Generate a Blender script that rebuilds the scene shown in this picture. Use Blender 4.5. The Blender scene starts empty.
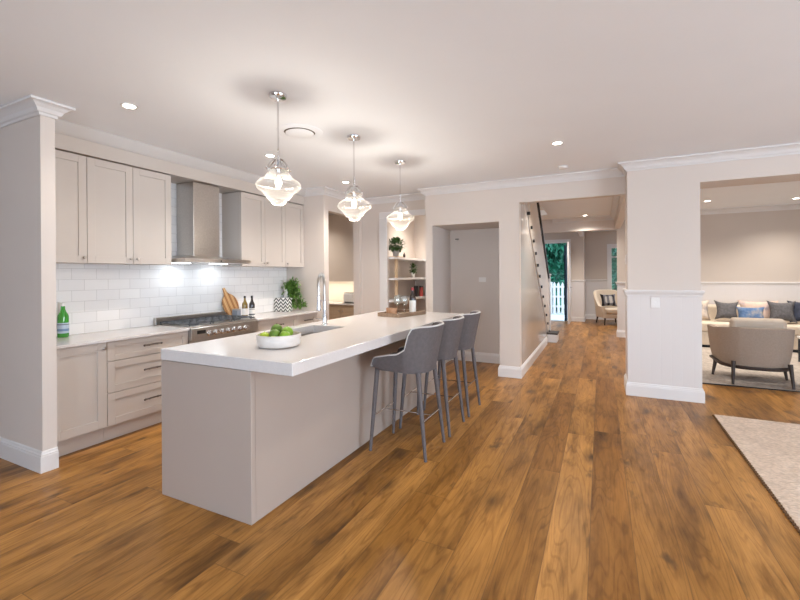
import bpy, bmesh, math, random
from mathutils import Vector, Matrix
random.seed(7)
S = bpy.context.scene
COL = S.collection
R = math.radians
PI = math.pi

# ------------------------------------------------------------------ camera
cam_d = bpy.data.cameras.new('camera')
cam = bpy.data.objects.new('camera', cam_d)
COL.objects.link(cam)
cam_d.sensor_width = 36.0
cam_d.lens = 412.0 / 800.0 * 36.0
cam_d.shift_y = -0.0318
cam_d.clip_start = 0.05
cam_d.clip_end = 200
ROLL = R(-0.42)
cam.matrix_world = (Matrix.Translation((0, 0, 1.4)) @ Matrix.Rotation(R(25.95), 4, 'Z')
                    @ Matrix.Rotation(R(90), 4, 'X') @ Matrix.Rotation(ROLL, 4, 'Z'))
S.camera = cam

# ------------------------------------------------------------------ world, view, light
S.view_settings.view_transform = 'Standard'
S.view_settings.look = 'None'
S.view_settings.exposure = 0.46
S.view_settings.gamma = 1.0
S.view_settings.use_curve_mapping = False
S.cycles.max_bounces = 10
S.cycles.diffuse_bounces = 6
S.cycles.glossy_bounces = 4
S.cycles.transmission_bounces = 8
S.cycles.transparent_max_bounces = 12
S.cycles.sample_clamp_indirect = 4.0
S.cycles.caustics_reflective = False
S.cycles.caustics_refractive = False
W = bpy.data.worlds.new('dusk_sky')
S.world = W
W.use_nodes = True
bg = W.node_tree.nodes['Background']
bg.inputs[0].default_value = (0.62, 0.80, 1.0, 1)
bg.inputs[1].default_value = 4.5

WARM = (1.0, 0.92, 0.83)
COOL = (0.72, 0.84, 1.0)
DL_POWER = 40.0
KITCHEN_POWER = 84.0
FAR_POWER = 120.0
SIDE_FILL_POWER = 62.0
PEND_POWER = 9.5


def area(name, loc, rot, sx, sy, power, color, spread=180):
    d = bpy.data.lights.new(name, 'AREA')
    d.shape = 'RECTANGLE'
    d.size, d.size_y = sx, sy
    d.energy = power
    d.color = color
    d.spread = R(spread)
    o = bpy.data.objects.new(name, d)
    COL.objects.link(o)
    o.location = loc
    o.rotation_euler = rot
    return o


# daylight from behind the photographer, an added side fill, an entry lamp
area('daylight_back', (-.25, -3.42, 1.25), (R(90), 0, 0), 2.6, 2.2, 34, COOL)
area('side_fill', (5.85, 0.6, 1.3), (R(90), 0, R(90)), 4.4, 2.2, SIDE_FILL_POWER * 2.1, (0.88, 0.93, 1.0))  # added fill lamp that brightens the ceiling; no window is known here
area('daylight_entry', (1.6, 13.72, 1.35), (R(-90), 0, 0), 1.5, 1.9, 22, COOL)  # out-of-view lamp before solid wall, standing in for the hall end window

# ------------------------------------------------------------------ materials
MATS = {}


def nt(name):
    m = bpy.data.materials.new(name)
    m.use_nodes = True
    n = m.node_tree
    return m, n, n.nodes['Principled BSDF']


def noise_node(n, scale, detail=3, vec=None, rough=0.5):
    t = n.nodes.new('ShaderNodeTexNoise')
    t.inputs['Scale'].default_value = scale
    t.inputs['Detail'].default_value = detail
    t.inputs['Roughness'].default_value = rough
    if vec is not None:
        n.links.new(vec, t.inputs['Vector'])
    return t


def coord(n, kind='Object', scale=None):
    c = n.nodes.new('ShaderNodeTexCoord')
    out = c.outputs[kind]
    if scale:
        mp = n.nodes.new('ShaderNodeMapping')
        mp.inputs['Scale'].default_value = scale
        n.links.new(out, mp.inputs['Vector'])
        out = mp.outputs[0]
    return out


def ramp(n, fac, stops):
    r = n.nodes.new('ShaderNodeValToRGB')
    el = r.color_ramp.elements
    while len(el) < len(stops):
        el.new(0.5)
    for e, (p, c) in zip(el, stops):
        e.position = p
        e.color = (*c, 1) if len(c) == 3 else c
    n.links.new(fac, r.inputs[0])
    return r.outputs[0]


def mixc(n, a, b, fac, mode='MIX'):
    m = n.nodes.new('ShaderNodeMix')
    m.data_type = 'RGBA'
    m.blend_type = mode
    for s, v in ((6, a), (7, b)):
        if isinstance(v, tuple):
            m.inputs[s].default_value = (*v, 1)
        else:
            n.links.new(v, m.inputs[s])
    if isinstance(fac, (int, float)):
        m.inputs[0].default_value = fac
    else:
        n.links.new(fac, m.inputs[0])
    return m.outputs[2]


def mathn(n, op, a, b=None):
    m = n.nodes.new('ShaderNodeMath')
    m.operation = op
    for i, v in enumerate((a, b)):
        if v is None:
            continue
        if isinstance(v, (int, float)):
            m.inputs[i].default_value = v
        else:
            n.links.new(v, m.inputs[i])
    return m.outputs[0]


def bump(n, p, height, strength, dist=0.01):
    b = n.nodes.new('ShaderNodeBump')
    b.inputs['Strength'].default_value = strength
    b.inputs['Distance'].default_value = dist
    n.links.new(height, b.inputs['Height'])
    n.links.new(b.outputs[0], p.inputs['Normal'])


def simple(name, col, rough=0.5, metal=0.0, var=0.04, scale=8, bmp=0.0, bscale=200, coat=0.0, spec=0.5):
    m, n, p = nt(name)
    c = coord(n)
    t = noise_node(n, scale, 3, c)
    lo = tuple(max(0, x * (1 - var)) for x in col)
    hi = tuple(min(1, x * (1 + var)) for x in col)
    n.links.new(ramp(n, t.outputs[0], [(0.3, lo), (0.7, hi)]), p.inputs['Base Color'])
    p.inputs['Roughness'].default_value = rough
    p.inputs['Metallic'].default_value = metal
    p.inputs['Specular IOR Level'].default_value = spec
    p.inputs['Coat Weight'].default_value = coat
    if bmp:
        t2 = noise_node(n, bscale, 2, c)
        bump(n, p, t2.outputs[0], bmp, 0.004)
    MATS[name] = m
    return m


def emit(name, col, strength):
    m, n, p = nt(name)
    p.inputs['Base Color'].default_value = (*col, 1)
    p.inputs['Emission Color'].default_value = (*col, 1)
    p.inputs['Emission Strength'].default_value = strength
    MATS[name] = m
    return m


def glass(name, tint=(0.97, 0.99, 0.99), clear=0.9, rough=0.03):
    m = bpy.data.materials.new(name)
    m.use_nodes = True
    n = m.node_tree
    n.nodes.clear()
    out = n.nodes.new('ShaderNodeOutputMaterial')
    tr = n.nodes.new('ShaderNodeBsdfTransparent')
    tr.inputs[0].default_value = (*tint, 1)
    gl = n.nodes.new('ShaderNodeBsdfGlossy')
    gl.inputs['Roughness'].default_value = rough
    lw = n.nodes.new('ShaderNodeLayerWeight')
    lw.inputs[0].default_value = 0.22
    mul = mathn(n, 'ADD', mathn(n, 'MULTIPLY', mathn(n, 'POWER', lw.outputs[1], 1.6), 0.95), 1 - clear + .02)
    mx = n.nodes.new('ShaderNodeMixShader')
    n.links.new(mul, mx.inputs[0])
    n.links.new(tr.outputs[0], mx.inputs[1])
    n.links.new(gl.outputs[0], mx.inputs[2])
    n.links.new(mx.outputs[0], out.inputs[0])
    MATS[name] = m
    return m


def floor_mat():
    m, n, p = nt('oak_floorboards')
    c = coord(n)
    sep = n.nodes.new('ShaderNodeSeparateXYZ')
    n.links.new(c, sep.inputs[0])
    PW, PL = 0.205, 2.1
    xs = mathn(n, 'DIVIDE', mathn(n, 'ADD', sep.outputs[0], 0.06), PW)
    row = mathn(n, 'FLOOR', xs)
    fx = mathn(n, 'FRACT', xs)
    wn = n.nodes.new('ShaderNodeTexWhiteNoise')
    wn.noise_dimensions = '1D'
    n.links.new(row, wn.inputs['W'])
    ys = mathn(n, 'ADD', mathn(n, 'DIVIDE', sep.outputs[1], PL), mathn(n, 'MULTIPLY', wn.outputs[0], 7.0))
    pl = mathn(n, 'FLOOR', ys)
    fy = mathn(n, 'FRACT', ys)
    cmb = n.nodes.new('ShaderNodeCombineXYZ')
    n.links.new(row, cmb.inputs[0])
    n.links.new(pl, cmb.inputs[1])
    w2 = n.nodes.new('ShaderNodeTexWhiteNoise')
    w2.noise_dimensions = '2D'
    n.links.new(cmb.outputs[0], w2.inputs['Vector'])
    # per-board shifted coordinates
    off = n.nodes.new('ShaderNodeVectorMath')
    off.operation = 'MULTIPLY_ADD'
    n.links.new(w2.outputs['Color'], off.inputs[0])
    off.inputs[1].default_value = (37, 53, 11)
    n.links.new(c, off.inputs[2])

    def stretched(sx, sy):
        mp = n.nodes.new('ShaderNodeMapping')
        mp.inputs['Scale'].default_value = (sx, sy, 1)
        n.links.new(off.outputs[0], mp.inputs['Vector'])
        return mp.outputs[0]
    big = noise_node(n, 1.0, 4, stretched(4.5, 0.9), 0.6)
    mid = noise_node(n, 1.0, 5, stretched(14, 2.2), 0.65)
    fine = noise_node(n, 1.0, 4, stretched(95, 3.5), 0.6)
    knot = noise_node(n, 1.0, 3, stretched(9, 3.4), 0.55)
    base = ramp(n, w2.outputs['Value'], [(0.0, (0.29, 0.128, 0.029)), (0.35, (0.36, 0.168, 0.040)),
                                         (0.7, (0.42, 0.203, 0.052)), (1.0, (0.49, 0.243, 0.068))])
    tone = ramp(n, big.outputs[0], [(0.30, (0.36, 0.33, 0.29)), (0.44, (0.80, 0.78, 0.74)), (0.68, (1.16, 1.16, 1.14))])
    a = mixc(n, base, tone, 1.0, 'MULTIPLY')
    t2 = ramp(n, mid.outputs[0], [(0.32, (0.55, 0.51, 0.47)), (0.5, (1, 1, 1)), (0.72, (1.14, 1.14, 1.12))])
    a = mixc(n, a, t2, 0.85, 'MULTIPLY')
    t3 = ramp(n, fine.outputs[0], [(0.3, (0.80, 0.78, 0.75)), (0.6, (1.05, 1.05, 1.05))])
    a = mixc(n, a, t3, 0.8, 'MULTIPLY')
    rg_n = noise_node(n, 1.0, 2, stretched(5.5, 0.55), 0.4)
    rings = mathn(n, 'SINE', mathn(n, 'MULTIPLY', rg_n.outputs[0], 130.0))
    a = mixc(n, a, ramp(n, rings, [(0.55, (1, 1, 1)), (1.0, (0.74, 0.70, 0.66))]), 0.75, 'MULTIPLY')
    kf = ramp(n, knot.outputs[0], [(0.25, (1, 1, 1)), (0.37, (0, 0, 0))])
    a = mixc(n, a, (0.075, 0.040, 0.018), mathn(n, 'MULTIPLY', kf, 0.75))
    vo = n.nodes.new('ShaderNodeTexVoronoi')
    vo.inputs['Scale'].default_value = 1.0
    dist = n.nodes.new('ShaderNodeVectorMath')
    dist.operation = 'MULTIPLY_ADD'
    n.links.new(mid.outputs['Color'], dist.inputs[0])
    dist.inputs[1].default_value = (.22, .30, 0)
    n.links.new(stretched(3.4, 1.5), dist.inputs[2])
    n.links.new(dist.outputs[0], vo.inputs['Vector'])
    kn = ramp(n, vo.outputs['Distance'], [(0.05, (1, 1, 1)), (0.13, (0.45, 0.45, 0.45)), (0.26, (0, 0, 0))])
    pick = mathn(n, 'GREATER_THAN', w2.outputs['Value'], 0.25)
    a = mixc(n, a, (0.060, 0.030, 0.013), mathn(n, 'MULTIPLY', mathn(n, 'MULTIPLY', kn, pick), 0.85))
    # seams
    ex = mathn(n, 'ABSOLUTE', mathn(n, 'SUBTRACT', fx, 0.5))
    ey = mathn(n, 'ABSOLUTE', mathn(n, 'SUBTRACT', fy, 0.5))
    sx = mathn(n, 'GREATER_THAN', ex, 0.489)
    sy = mathn(n, 'GREATER_THAN', ey, 0.4990)
    seam = mathn(n, 'MAXIMUM', sx, sy)
    a = mixc(n, a, (0.12, 0.058, 0.022), mathn(n, 'MULTIPLY', seam, 0.55))
    n.links.new(a, p.inputs['Base Color'])
    rr = ramp(n, mid.outputs[0], [(0.2, (0.38, 0.38, 0.38)), (0.8, (0.28, 0.28, 0.28))])
    n.links.new(rr, p.inputs['Roughness'])
    p.inputs['Specular IOR Level'].default_value = 0.22
    h = mathn(n, 'SUBTRACT', mathn(n, 'MULTIPLY', fine.outputs[0], 0.25), seam)
    bump(n, p, h, 0.12, 0.004)
    return m


def tile_mat():
    m, n, p = nt('white_subway_tile')
    c = coord(n)
    sep = n.nodes.new('ShaderNodeSeparateXYZ')
    n.links.new(c, sep.inputs[0])
    cmb = n.nodes.new('ShaderNodeCombineXYZ')
    n.links.new(sep.outputs[1], cmb.inputs[0])
    n.links.new(mathn(n, 'ADD', sep.outputs[2], -0.876), cmb.inputs[1])
    b = n.nodes.new('ShaderNodeTexBrick')
    n.links.new(cmb.outputs[0], b.inputs['Vector'])
    b.inputs['Color1'].default_value = (0.86, 0.86, 0.86, 1)
    b.inputs['Color2'].default_value = (0.80, 0.80, 0.81, 1)
    b.inputs['Mortar'].default_value = (0.60, 0.60, 0.60, 1)
    b.inputs['Scale'].default_value = 1.0
    b.inputs['Mortar Size'].default_value = 0.0018
    b.inputs['Mortar Smooth'].default_value = 0.2
    b.inputs['Brick Width'].default_value = 0.205
    b.inputs['Row Height'].default_value = 0.10
    n.links.new(b.outputs[0], p.inputs['Base Color'])
    p.inputs['Roughness'].default_value = 0.22
    bump(n, p, mathn(n, 'SUBTRACT', 1.0, b.outputs[1]), 0.5, 0.003)
    return m


def groove_mat(name, col, axis, pitch=0.1):
    m, n, p = nt(name)
    c = coord(n)
    sep = n.nodes.new('ShaderNodeSeparateXYZ')
    n.links.new(c, sep.inputs[0])
    f = mathn(n, 'FRACT', mathn(n, 'DIVIDE', sep.outputs[axis], pitch))
    e = mathn(n, 'ABSOLUTE', mathn(n, 'SUBTRACT', f, 0.5))
    g = ramp(n, e, [(0.455, (1, 1, 1)), (0.5, (0, 0, 0))])
    p.inputs['Base Color'].default_value = (*col, 1)
    p.inputs['Roughness'].default_value = 0.4
    bump(n, p, g, 0.22, 0.004)
    return m


def board_mat():
    m, n, p = nt('striped_board_timber')
    c = coord(n)
    sep = n.nodes.new('ShaderNodeSeparateXYZ')
    n.links.new(c, sep.inputs[0])
    f = mathn(n, 'FRACT', mathn(n, 'DIVIDE', sep.outputs[0], 0.075))
    st = ramp(n, f, [(0.0, (0.62, 0.36, 0.16)), (0.30, (0.62, 0.36, 0.16)), (0.32, (0.28, 0.12, 0.04)),
                     (0.5, (0.28, 0.12, 0.04)), (0.52, (0.50, 0.24, 0.09)), (0.78, (0.50, 0.24, 0.09)), (0.8, (0.72, 0.48, 0.25))])
    st.node.color_ramp.interpolation = 'CONSTANT'
    g = noise_node(n, 1, 4, coord(n, 'Object', (60, 60, 6)))
    a = mixc(n, st, ramp(n, g.outputs[0], [(0.3, (0.8, 0.8, 0.8)), (0.7, (1.1, 1.1, 1.1))]), 0.7, 'MULTIPLY')
    n.links.new(a, p.inputs['Base Color'])
    p.inputs['Roughness'].default_value = 0.45
    return m


def wood_mat(name, c0, c1, axis_scale=(3, 30, 30), rough=0.5):
    m, n, p = nt(name)
    g = noise_node(n, 1, 5, coord(n, 'Object', axis_scale), 0.6)
    n.links.new(ramp(n, g.outputs[0], [(0.3, c0), (0.7, c1)]), p.inputs['Base Color'])
    p.inputs['Roughness'].default_value = rough
    bump(n, p, g.outputs[0], 0.15, 0.003)
    return m


def chevron_mat():
    m, n, p = nt('black_white_geometric_print')
    c = coord(n)
    sep = n.nodes.new('ShaderNodeSeparateXYZ')
    n.links.new(c, sep.inputs[0])
    u = mathn(n, 'ADD', sep.outputs[0], sep.outputs[1])
    zz = mathn(n, 'ABSOLUTE', mathn(n, 'SUBTRACT', mathn(n, 'FRACT', mathn(n, 'DIVIDE', u, 0.085)), 0.5))
    v = mathn(n, 'FRACT', mathn(n, 'ADD', mathn(n, 'DIVIDE', sep.outputs[2], 0.052), mathn(n, 'MULTIPLY', zz, 1.7)))
    k = mathn(n, 'GREATER_THAN', v, 0.5)
    n.links.new(mixc(n, (0.80, 0.80, 0.78), (0.03, 0.03, 0.035), k), p.inputs['Base Color'])
    p.inputs['Roughness'].default_value = 0.4
    return m


def plaid_mat():
    m, n, p = nt('black_grey_plaid')
    c = coord(n)
    sep = n.nodes.new('ShaderNodeSeparateXYZ')
    n.links.new(c, sep.inputs[0])
    a = mathn(n, 'GREATER_THAN', mathn(n, 'FRACT', mathn(n, 'DIVIDE', sep.outputs[0], 0.14)), 0.55)
    b = mathn(n, 'GREATER_THAN', mathn(n, 'FRACT', mathn(n, 'DIVIDE', sep.outputs[1], 0.14)), 0.55)
    s = mathn(n, 'MULTIPLY', mathn(n, 'ADD', a, b), 0.5)
    n.links.new(ramp(n, s, [(0.0, (0.50, 0.48, 0.45)), (0.5, (0.16, 0.16, 0.18)), (1.0, (0.015, 0.015, 0.02))]), p.inputs['Base Color'])
    p.inputs['Roughness'].default_value = 0.9
    return m


def print_mat(name, cols, scale):
    m, n, p = nt(name)
    c = coord(n)
    t = noise_node(n, scale, 4, c, 0.6)
    st = [(0.30 + 0.40 * i / (len(cols) - 1), k) for i, k in enumerate(cols)]
    n.links.new(ramp(n, t.outputs[0], st), p.inputs['Base Color'])
    p.inputs['Roughness'].default_value = 0.9
    t2 = noise_node(n, 260, 2, c)
    bump(n, p, t2.outputs[0], 0.3, 0.003)
    return m


def leaf_mat(name, lo, hi, scale=6, trans=0.25):
    m, n, p = nt(name)
    t = noise_node(n, scale, 3, coord(n))
    n.links.new(ramp(n, t.outputs[0], [(0.3, lo), (0.7, hi)]), p.inputs['Base Color'])
    p.inputs['Roughness'].default_value = 0.45
    return m


def rug_mat(name, lo, hi, sx, sy):
    m, n, p = nt(name)
    c = coord(n)
    w = n.nodes.new('ShaderNodeTexVoronoi')
    w.inputs['Scale'].default_value = 1
    n.links.new(coord(n, 'Object', (sx, sy, 1)), w.inputs['Vector'])
    t = noise_node(n, 5, 5, c, 0.7)
    a = ramp(n, t.outputs[0], [(0.3, lo), (0.7, hi)])
    k = ramp(n, w.outputs['Distance'], [(0.1, (1.10, 1.10, 1.10)), (0.75, (0.74, 0.73, 0.72))])
    n.links.new(mixc(n, a, k, 0.8, 'MULTIPLY'), p.inputs['Base Color'])
    p.inputs['Roughness'].default_value = 0.95
    bump(n, p, mathn(n, 'MULTIPLY', w.outputs['Distance'], -1.0), 0.8, 0.01)
    return m


def shade_mat():
    # pressed, ribbed clear glass with a faint milky body
    m = bpy.data.materials.new('ribbed_clear_glass')
    m.use_nodes = True
    n = m.node_tree
    n.nodes.clear()
    out = n.nodes.new('ShaderNodeOutputMaterial')
    tr = n.nodes.new('ShaderNodeBsdfTransparent')
    tr.inputs[0].default_value = (0.97, 0.97, 0.96, 1)
    tl = n.nodes.new('ShaderNodeBsdfTranslucent')
    tl.inputs[0].default_value = (0.95, 0.93, 0.90, 1)
    gl = n.nodes.new('ShaderNodeBsdfGlossy')
    gl.inputs['Roughness'].default_value = 0.12
    c = coord(n)
    sep = n.nodes.new('ShaderNodeSeparateXYZ')
    n.links.new(c, sep.inputs[0])
    ang = mathn(n, 'ARCTAN2', sep.outputs[1], sep.outputs[0])
    rib = mathn(n, 'ABSOLUTE', mathn(n, 'SINE', mathn(n, 'MULTIPLY', ang, 20.0)))
    b = n.nodes.new('ShaderNodeBump')
    b.inputs['Strength'].default_value = 0.6
    b.inputs['Distance'].default_value = 0.004
    n.links.new(rib, b.inputs['Height'])
    n.links.new(b.outputs[0], gl.inputs['Normal'])
    lf = n.nodes.new('ShaderNodeLayerWeight')
    lf.inputs[0].default_value = 0.5
    fac = mathn(n, 'ADD', mathn(n, 'MULTIPLY', mathn(n, 'POWER', lf.outputs[1], 2.5), 0.16),
                ramp(n, rib, [(0.0, (0.026, 0.026, 0.026)), (0.6, (0.012, 0.012, 0.012))]))
    m1 = n.nodes.new('ShaderNodeMixShader')
    n.links.new(fac, m1.inputs[0])
    n.links.new(tr.outputs[0], m1.inputs[1])
    n.links.new(tl.outputs[0], m1.inputs[2])
    lw = n.nodes.new('ShaderNodeLayerWeight')
    lw.inputs[0].default_value = 0.25
    m2 = n.nodes.new('ShaderNodeMixShader')
    n.links.new(mathn(n, 'ADD', mathn(n, 'MULTIPLY', lw.outputs[1], 0.45), 0.05), m2.inputs[0])
    n.links.new(m1.outputs[0], m2.inputs[1])
    n.links.new(gl.outputs[0], m2.inputs[2])
    n.links.new(m2.outputs[0], out.inputs[0])
    return m


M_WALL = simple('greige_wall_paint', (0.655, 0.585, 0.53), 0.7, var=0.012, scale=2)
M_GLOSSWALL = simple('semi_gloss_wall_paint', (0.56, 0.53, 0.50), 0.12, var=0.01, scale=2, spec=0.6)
M_RECESS = simple('cool_grey_wall_paint', (0.62, 0.565, 0.525), 0.6, var=0.012, scale=2)
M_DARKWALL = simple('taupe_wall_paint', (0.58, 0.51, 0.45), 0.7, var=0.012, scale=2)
M_CEIL = simple('white_ceiling_paint', (0.84, 0.875, 0.925), 0.85, var=0.008, scale=2)
M_CORNICE = simple('cornice_paint', (0.70, 0.685, 0.68), 0.6, var=0.01, scale=3)
M_TRIM = simple('white_trim_enamel', (0.72, 0.70, 0.69), 0.35, var=0.01, scale=3)
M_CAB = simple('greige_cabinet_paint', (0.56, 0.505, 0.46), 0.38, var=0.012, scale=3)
M_GAP = simple('dark_joint', (0.10, 0.085, 0.075), 0.8)
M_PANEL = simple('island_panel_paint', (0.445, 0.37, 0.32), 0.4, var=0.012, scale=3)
M_STONE = simple('white_engineered_stone', (0.67, 0.64, 0.625), 0.16, var=0.025, scale=90)
M_STEEL = simple('brushed_stainless_steel', (0.56, 0.53, 0.50), 0.28, 1.0, var=0.06, scale=60)
M_CHROME = simple('polished_chrome', (0.75, 0.75, 0.76), 0.10, 1.0, var=0.01)
M_NICKEL = simple('satin_nickel', (0.50, 0.46, 0.43), 0.3, 1.0, var=0.02)
M_BLACK = simple('black_metal', (0.018, 0.017, 0.017), 0.4, 0.3)
M_IRON = simple('cast_iron', (0.13, 0.14, 0.155), 0.45, 0.4)
M_TILE = tile_mat()
M_FLOOR = floor_mat()
M_FABRIC = simple('grey_upholstery', (0.118, 0.103, 0.104), 0.75, var=0.10, scale=40, bmp=0.25, bscale=500)
M_PIPING = simple('pale_piping', (0.62, 0.60, 0.58), 0.7)
M_BEIGE = simple('beige_upholstery', (0.33, 0.262, 0.21), 0.9, var=0.07, scale=60, bmp=0.25, bscale=500)
M_CREAM = simple('cream_upholstery', (0.68, 0.58, 0.46), 0.9, var=0.05, scale=50, bmp=0.2, bscale=400)
M_DKWOOD = wood_mat('dark_timber', (0.020, 0.012, 0.010), (0.045, 0.028, 0.022))
M_TRAY = wood_mat('weathered_timber', (0.16, 0.10, 0.065), (0.33, 0.23, 0.15), (30, 4, 30), 0.6)
M_LTWOOD = wood_mat('pale_timber', (0.52, 0.36, 0.22), (0.66, 0.49, 0.32), (30, 30, 5), 0.5)
M_WHITE = simple('white_ceramic', (0.80, 0.79, 0.77), 0.35, var=0.02)
M_BOWL = simple('off_white_ceramic', (0.66, 0.61, 0.565), 0.5, var=0.04, scale=25)
M_SHADE = shade_mat()
M_GLASS = glass('clear_glass')
M_PANE = glass('window_glass', (0.93, 0.97, 0.97), 0.93, 0.02)
M_LAMP = emit('lamp_lens', (1.0, 0.93, 0.82), 14)
M_BULB = emit('lamp_filament', (1.0, 0.88, 0.70), 14)
M_LEDW = emit('warm_led_strip', (1.0, 0.88, 0.72), 5)
M_LEDC = emit('cool_hood_lamp', (0.92, 0.97, 1.0), 5)
M_SOIL = simple('potting_soil', (0.05, 0.035, 0.025), 0.95)
M_PLASTIC = simple('white_plastic', (0.78, 0.77, 0.76), 0.4, var=0.01)
M_PLUGHOLE = simple('grey_plastic', (0.30, 0.29, 0.28), 0.5)


# ------------------------------------------------------------------ mesh builder
class MB:
    def __init__(s):
        s.bm = bmesh.new()

    def box(s, x0, y0, z0, x1, y1, z1):
        v = [s.bm.verts.new((x, y, z)) for z in (z0, z1) for x, y in ((x0, y0), (x1, y0), (x1, y1), (x0, y1))]
        for f in ((3, 2, 1, 0), (4, 5, 6, 7), (0, 1, 5, 4), (1, 2, 6, 5), (2, 3, 7, 6), (3, 0, 4, 7)):
            s.bm.faces.new([v[i] for i in f])
        return s

    def prism(s, pts, axis, a, b):
        def P(u, w, t):
            return (t, u, w) if axis == 'x' else (u, t, w) if axis == 'y' else (u, w, t)
        A = [s.bm.verts.new(P(u, w, a)) for u, w in pts]
        B = [s.bm.verts.new(P(u, w, b)) for u, w in pts]
        s.bm.faces.new(A)
        s.bm.faces.new(list(reversed(B)))
        for i in range(len(pts)):
            j = (i + 1) % len(pts)
            s.bm.faces.new((A[j], A[i], B[i], B[j]))
        return s

    def rings(s, rings, cap0=True, cap1=True, closed=True):
        V = [[s.bm.verts.new(p) for p in r] for r in rings]
        for a, b in zip(V[:-1], V[1:]):
            k = len(a)
            for i in range(k if closed else k - 1):
                j = (i + 1) % k
                s.bm.faces.new((a[i], a[j], b[j], b[i]))
        if cap0:
            s.bm.faces.new(list(reversed(V[0])))
        if cap1:
            s.bm.faces.new(V[-1])
        return s

    def tube(s, pts, r, n=10, closed=False):
        pts = [Vector(p) for p in pts]
        k = len(pts)
        rr = r if isinstance(r, (list, tuple)) else [r] * k
        out = []
        up = None
        for i, p in enumerate(pts):
            if closed:
                t = pts[(i + 1) % k] - pts[i - 1]
            else:
                t = pts[min(i + 1, k - 1)] - pts[max(i - 1, 0)]
            t.normalize()
            if up is None:
                up = t.orthogonal().normalized()
            else:
                up = (up - t * up.dot(t))
                if up.length < 1e-5:
                    up = t.orthogonal()
                up.normalize()
            sd = t.cross(up)
            out.append([p + (up * math.cos(2 * PI * q / n) + sd * math.sin(2 * PI * q / n)) * rr[i] for q in range(n)])
        if closed:
            out.append(out[0])
            V = [[s.bm.verts.new(p) for p in r_] for r_ in out[:-1]]
            V.append(V[0])
            for a, b in zip(V[:-1], V[1:]):
                for i in range(n):
                    j = (i + 1) % n
                    s.bm.faces.new((a[i], a[j], b[j], b[i]))
            return s
        return s.rings(out)

    def cyl(s, p0, p1, r0, r1=None, n=20):
        return s.tube([p0, p1], [r0, r0 if r1 is None else r1], n)

    def lathe(s, prof, n=32, c=(0, 0, 0)):
        cx, cy, cz = c
        V = []
        for r, z in prof:
            if r < 1e-6:
                V.append([s.bm.verts.new((cx, cy, cz + z))])
            else:
                V.append([s.bm.verts.new((cx + r * math.cos(2 * PI * i / n), cy + r * math.sin(2 * PI * i / n), cz + z)) for i in range(n)])
        for a, b in zip(V[:-1], V[1:]):
            for i in range(n):
                j = (i + 1) % n
                if len(a) == 1 and len(b) == 1:
                    continue
                if len(a) == 1:
                    s.bm.faces.new((a[0], b[j], b[i]))
                elif len(b) == 1:
                    s.bm.faces.new((a[i], a[j], b[0]))
                else:
                    s.bm.faces.new((a[i], a[j], b[j], b[i]))
        return s

    def ball(s, c, r, sc=(1, 1, 1), n=16):
        prof = [(0 if i in (0, n // 2) else math.sin(2 * PI * i / n), -math.cos(2 * PI * i / n)) for i in range(n // 2 + 1)]
        k = len(s.bm.verts)
        s.lathe(prof, n)
        s.bm.verts.ensure_lookup_table()
        for v in list(s.bm.verts)[k:]:
            v.co = Vector((c[0] + v.co.x * r * sc[0], c[1] + v.co.y * r * sc[1], c[2] + v.co.z * r * sc[2]))
        return s

    def leaf(s, p, d, up, L, wd):
        p, d = Vector(p), Vector(d).normalized()
        sd = d.cross(Vector(up))
        if sd.length < 1e-4:
            sd = d.orthogonal()
        sd.normalize()
        nn = sd.cross(d)
        a = s.bm.verts.new(p)
        b = s.bm.verts.new(p + d * L * 0.45 + sd * wd * 0.5 + nn * L * 0.06)
        e = s.bm.verts.new(p + d * L - nn * L * 0.08)
        f = s.bm.verts.new(p + d * L * 0.45 - sd * wd * 0.5 + nn * L * 0.06)
        m_ = s.bm.verts.new(p + d * L * 0.5)
        s.bm.faces.new((a, b, m_))
        s.bm.faces.new((b, e, m_))
        s.bm.faces.new((m_, e, f))
        s.bm.faces.new((a, m_, f))
        return s

    def xform(s, mat):
        bmesh.ops.transform(s.bm, matrix=mat, verts=s.bm.verts)
        return s

    def build(s, name, mat, parent=None, loc=None, bevel=0, seg=2, smooth=False, sub=0, angle=40):
        bmesh.ops.recalc_face_normals(s.bm, faces=s.bm.faces)
        me = bpy.data.meshes.new(name)
        s.bm.to_mesh(me)
        s.bm.free()
        me.materials.append(mat)
        o = bpy.data.objects.new(name, me)
        COL.objects.link(o)
        if parent is not None:
            o.parent = parent
        if loc is not None:
            o.location = loc
        if bevel:
            b = o.modifiers.new('bevel', 'BEVEL')
            b.width = bevel
            b.segments = seg
            b.limit_method = 'ANGLE'
            b.angle_limit = R(40)
            b.harden_normals = False
        if sub:
            q = o.modifiers.new('subdivision', 'SUBSURF')
            q.levels = q.render_levels = sub
        if smooth:
            for f in me.polygons:
                f.use_smooth = True
            me.set_sharp_from_angle(angle=R(angle))
        return o


def tag(o, label, cat, group=None, kind=None):
    o['label'] = label
    o['category'] = cat
    if group:
        o['group'] = group
    if kind:
        o['kind'] = kind
    return o


def thing(name, label, cat, loc=(0, 0, 0), rz=0.0, group=None):
    o = bpy.data.objects.new(name, None)
    o.empty_display_size = 0.05
    COL.objects.link(o)
    o.location = loc
    o.rotation_euler = (0, 0, rz)
    return tag(o, label, cat, group)


def struct(name, mb, mat, **k):
    o = mb.build(name, mat, **k)
    o['kind'] = 'structure'
    return o


def dup(root, loc, rz=None, label=None):
    r = root.copy()
    COL.objects.link(r)
    r.location = loc
    if rz is not None:
        r.rotation_euler = (0, 0, rz)
    if label:
        r['label'] = label
    for ch in list(root.children):
        c = ch.copy()
        COL.objects.link(c)
        c.parent = r
        for g in list(ch.children):
            d = g.copy()
            COL.objects.link(d)
            d.parent = c
    return r


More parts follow.
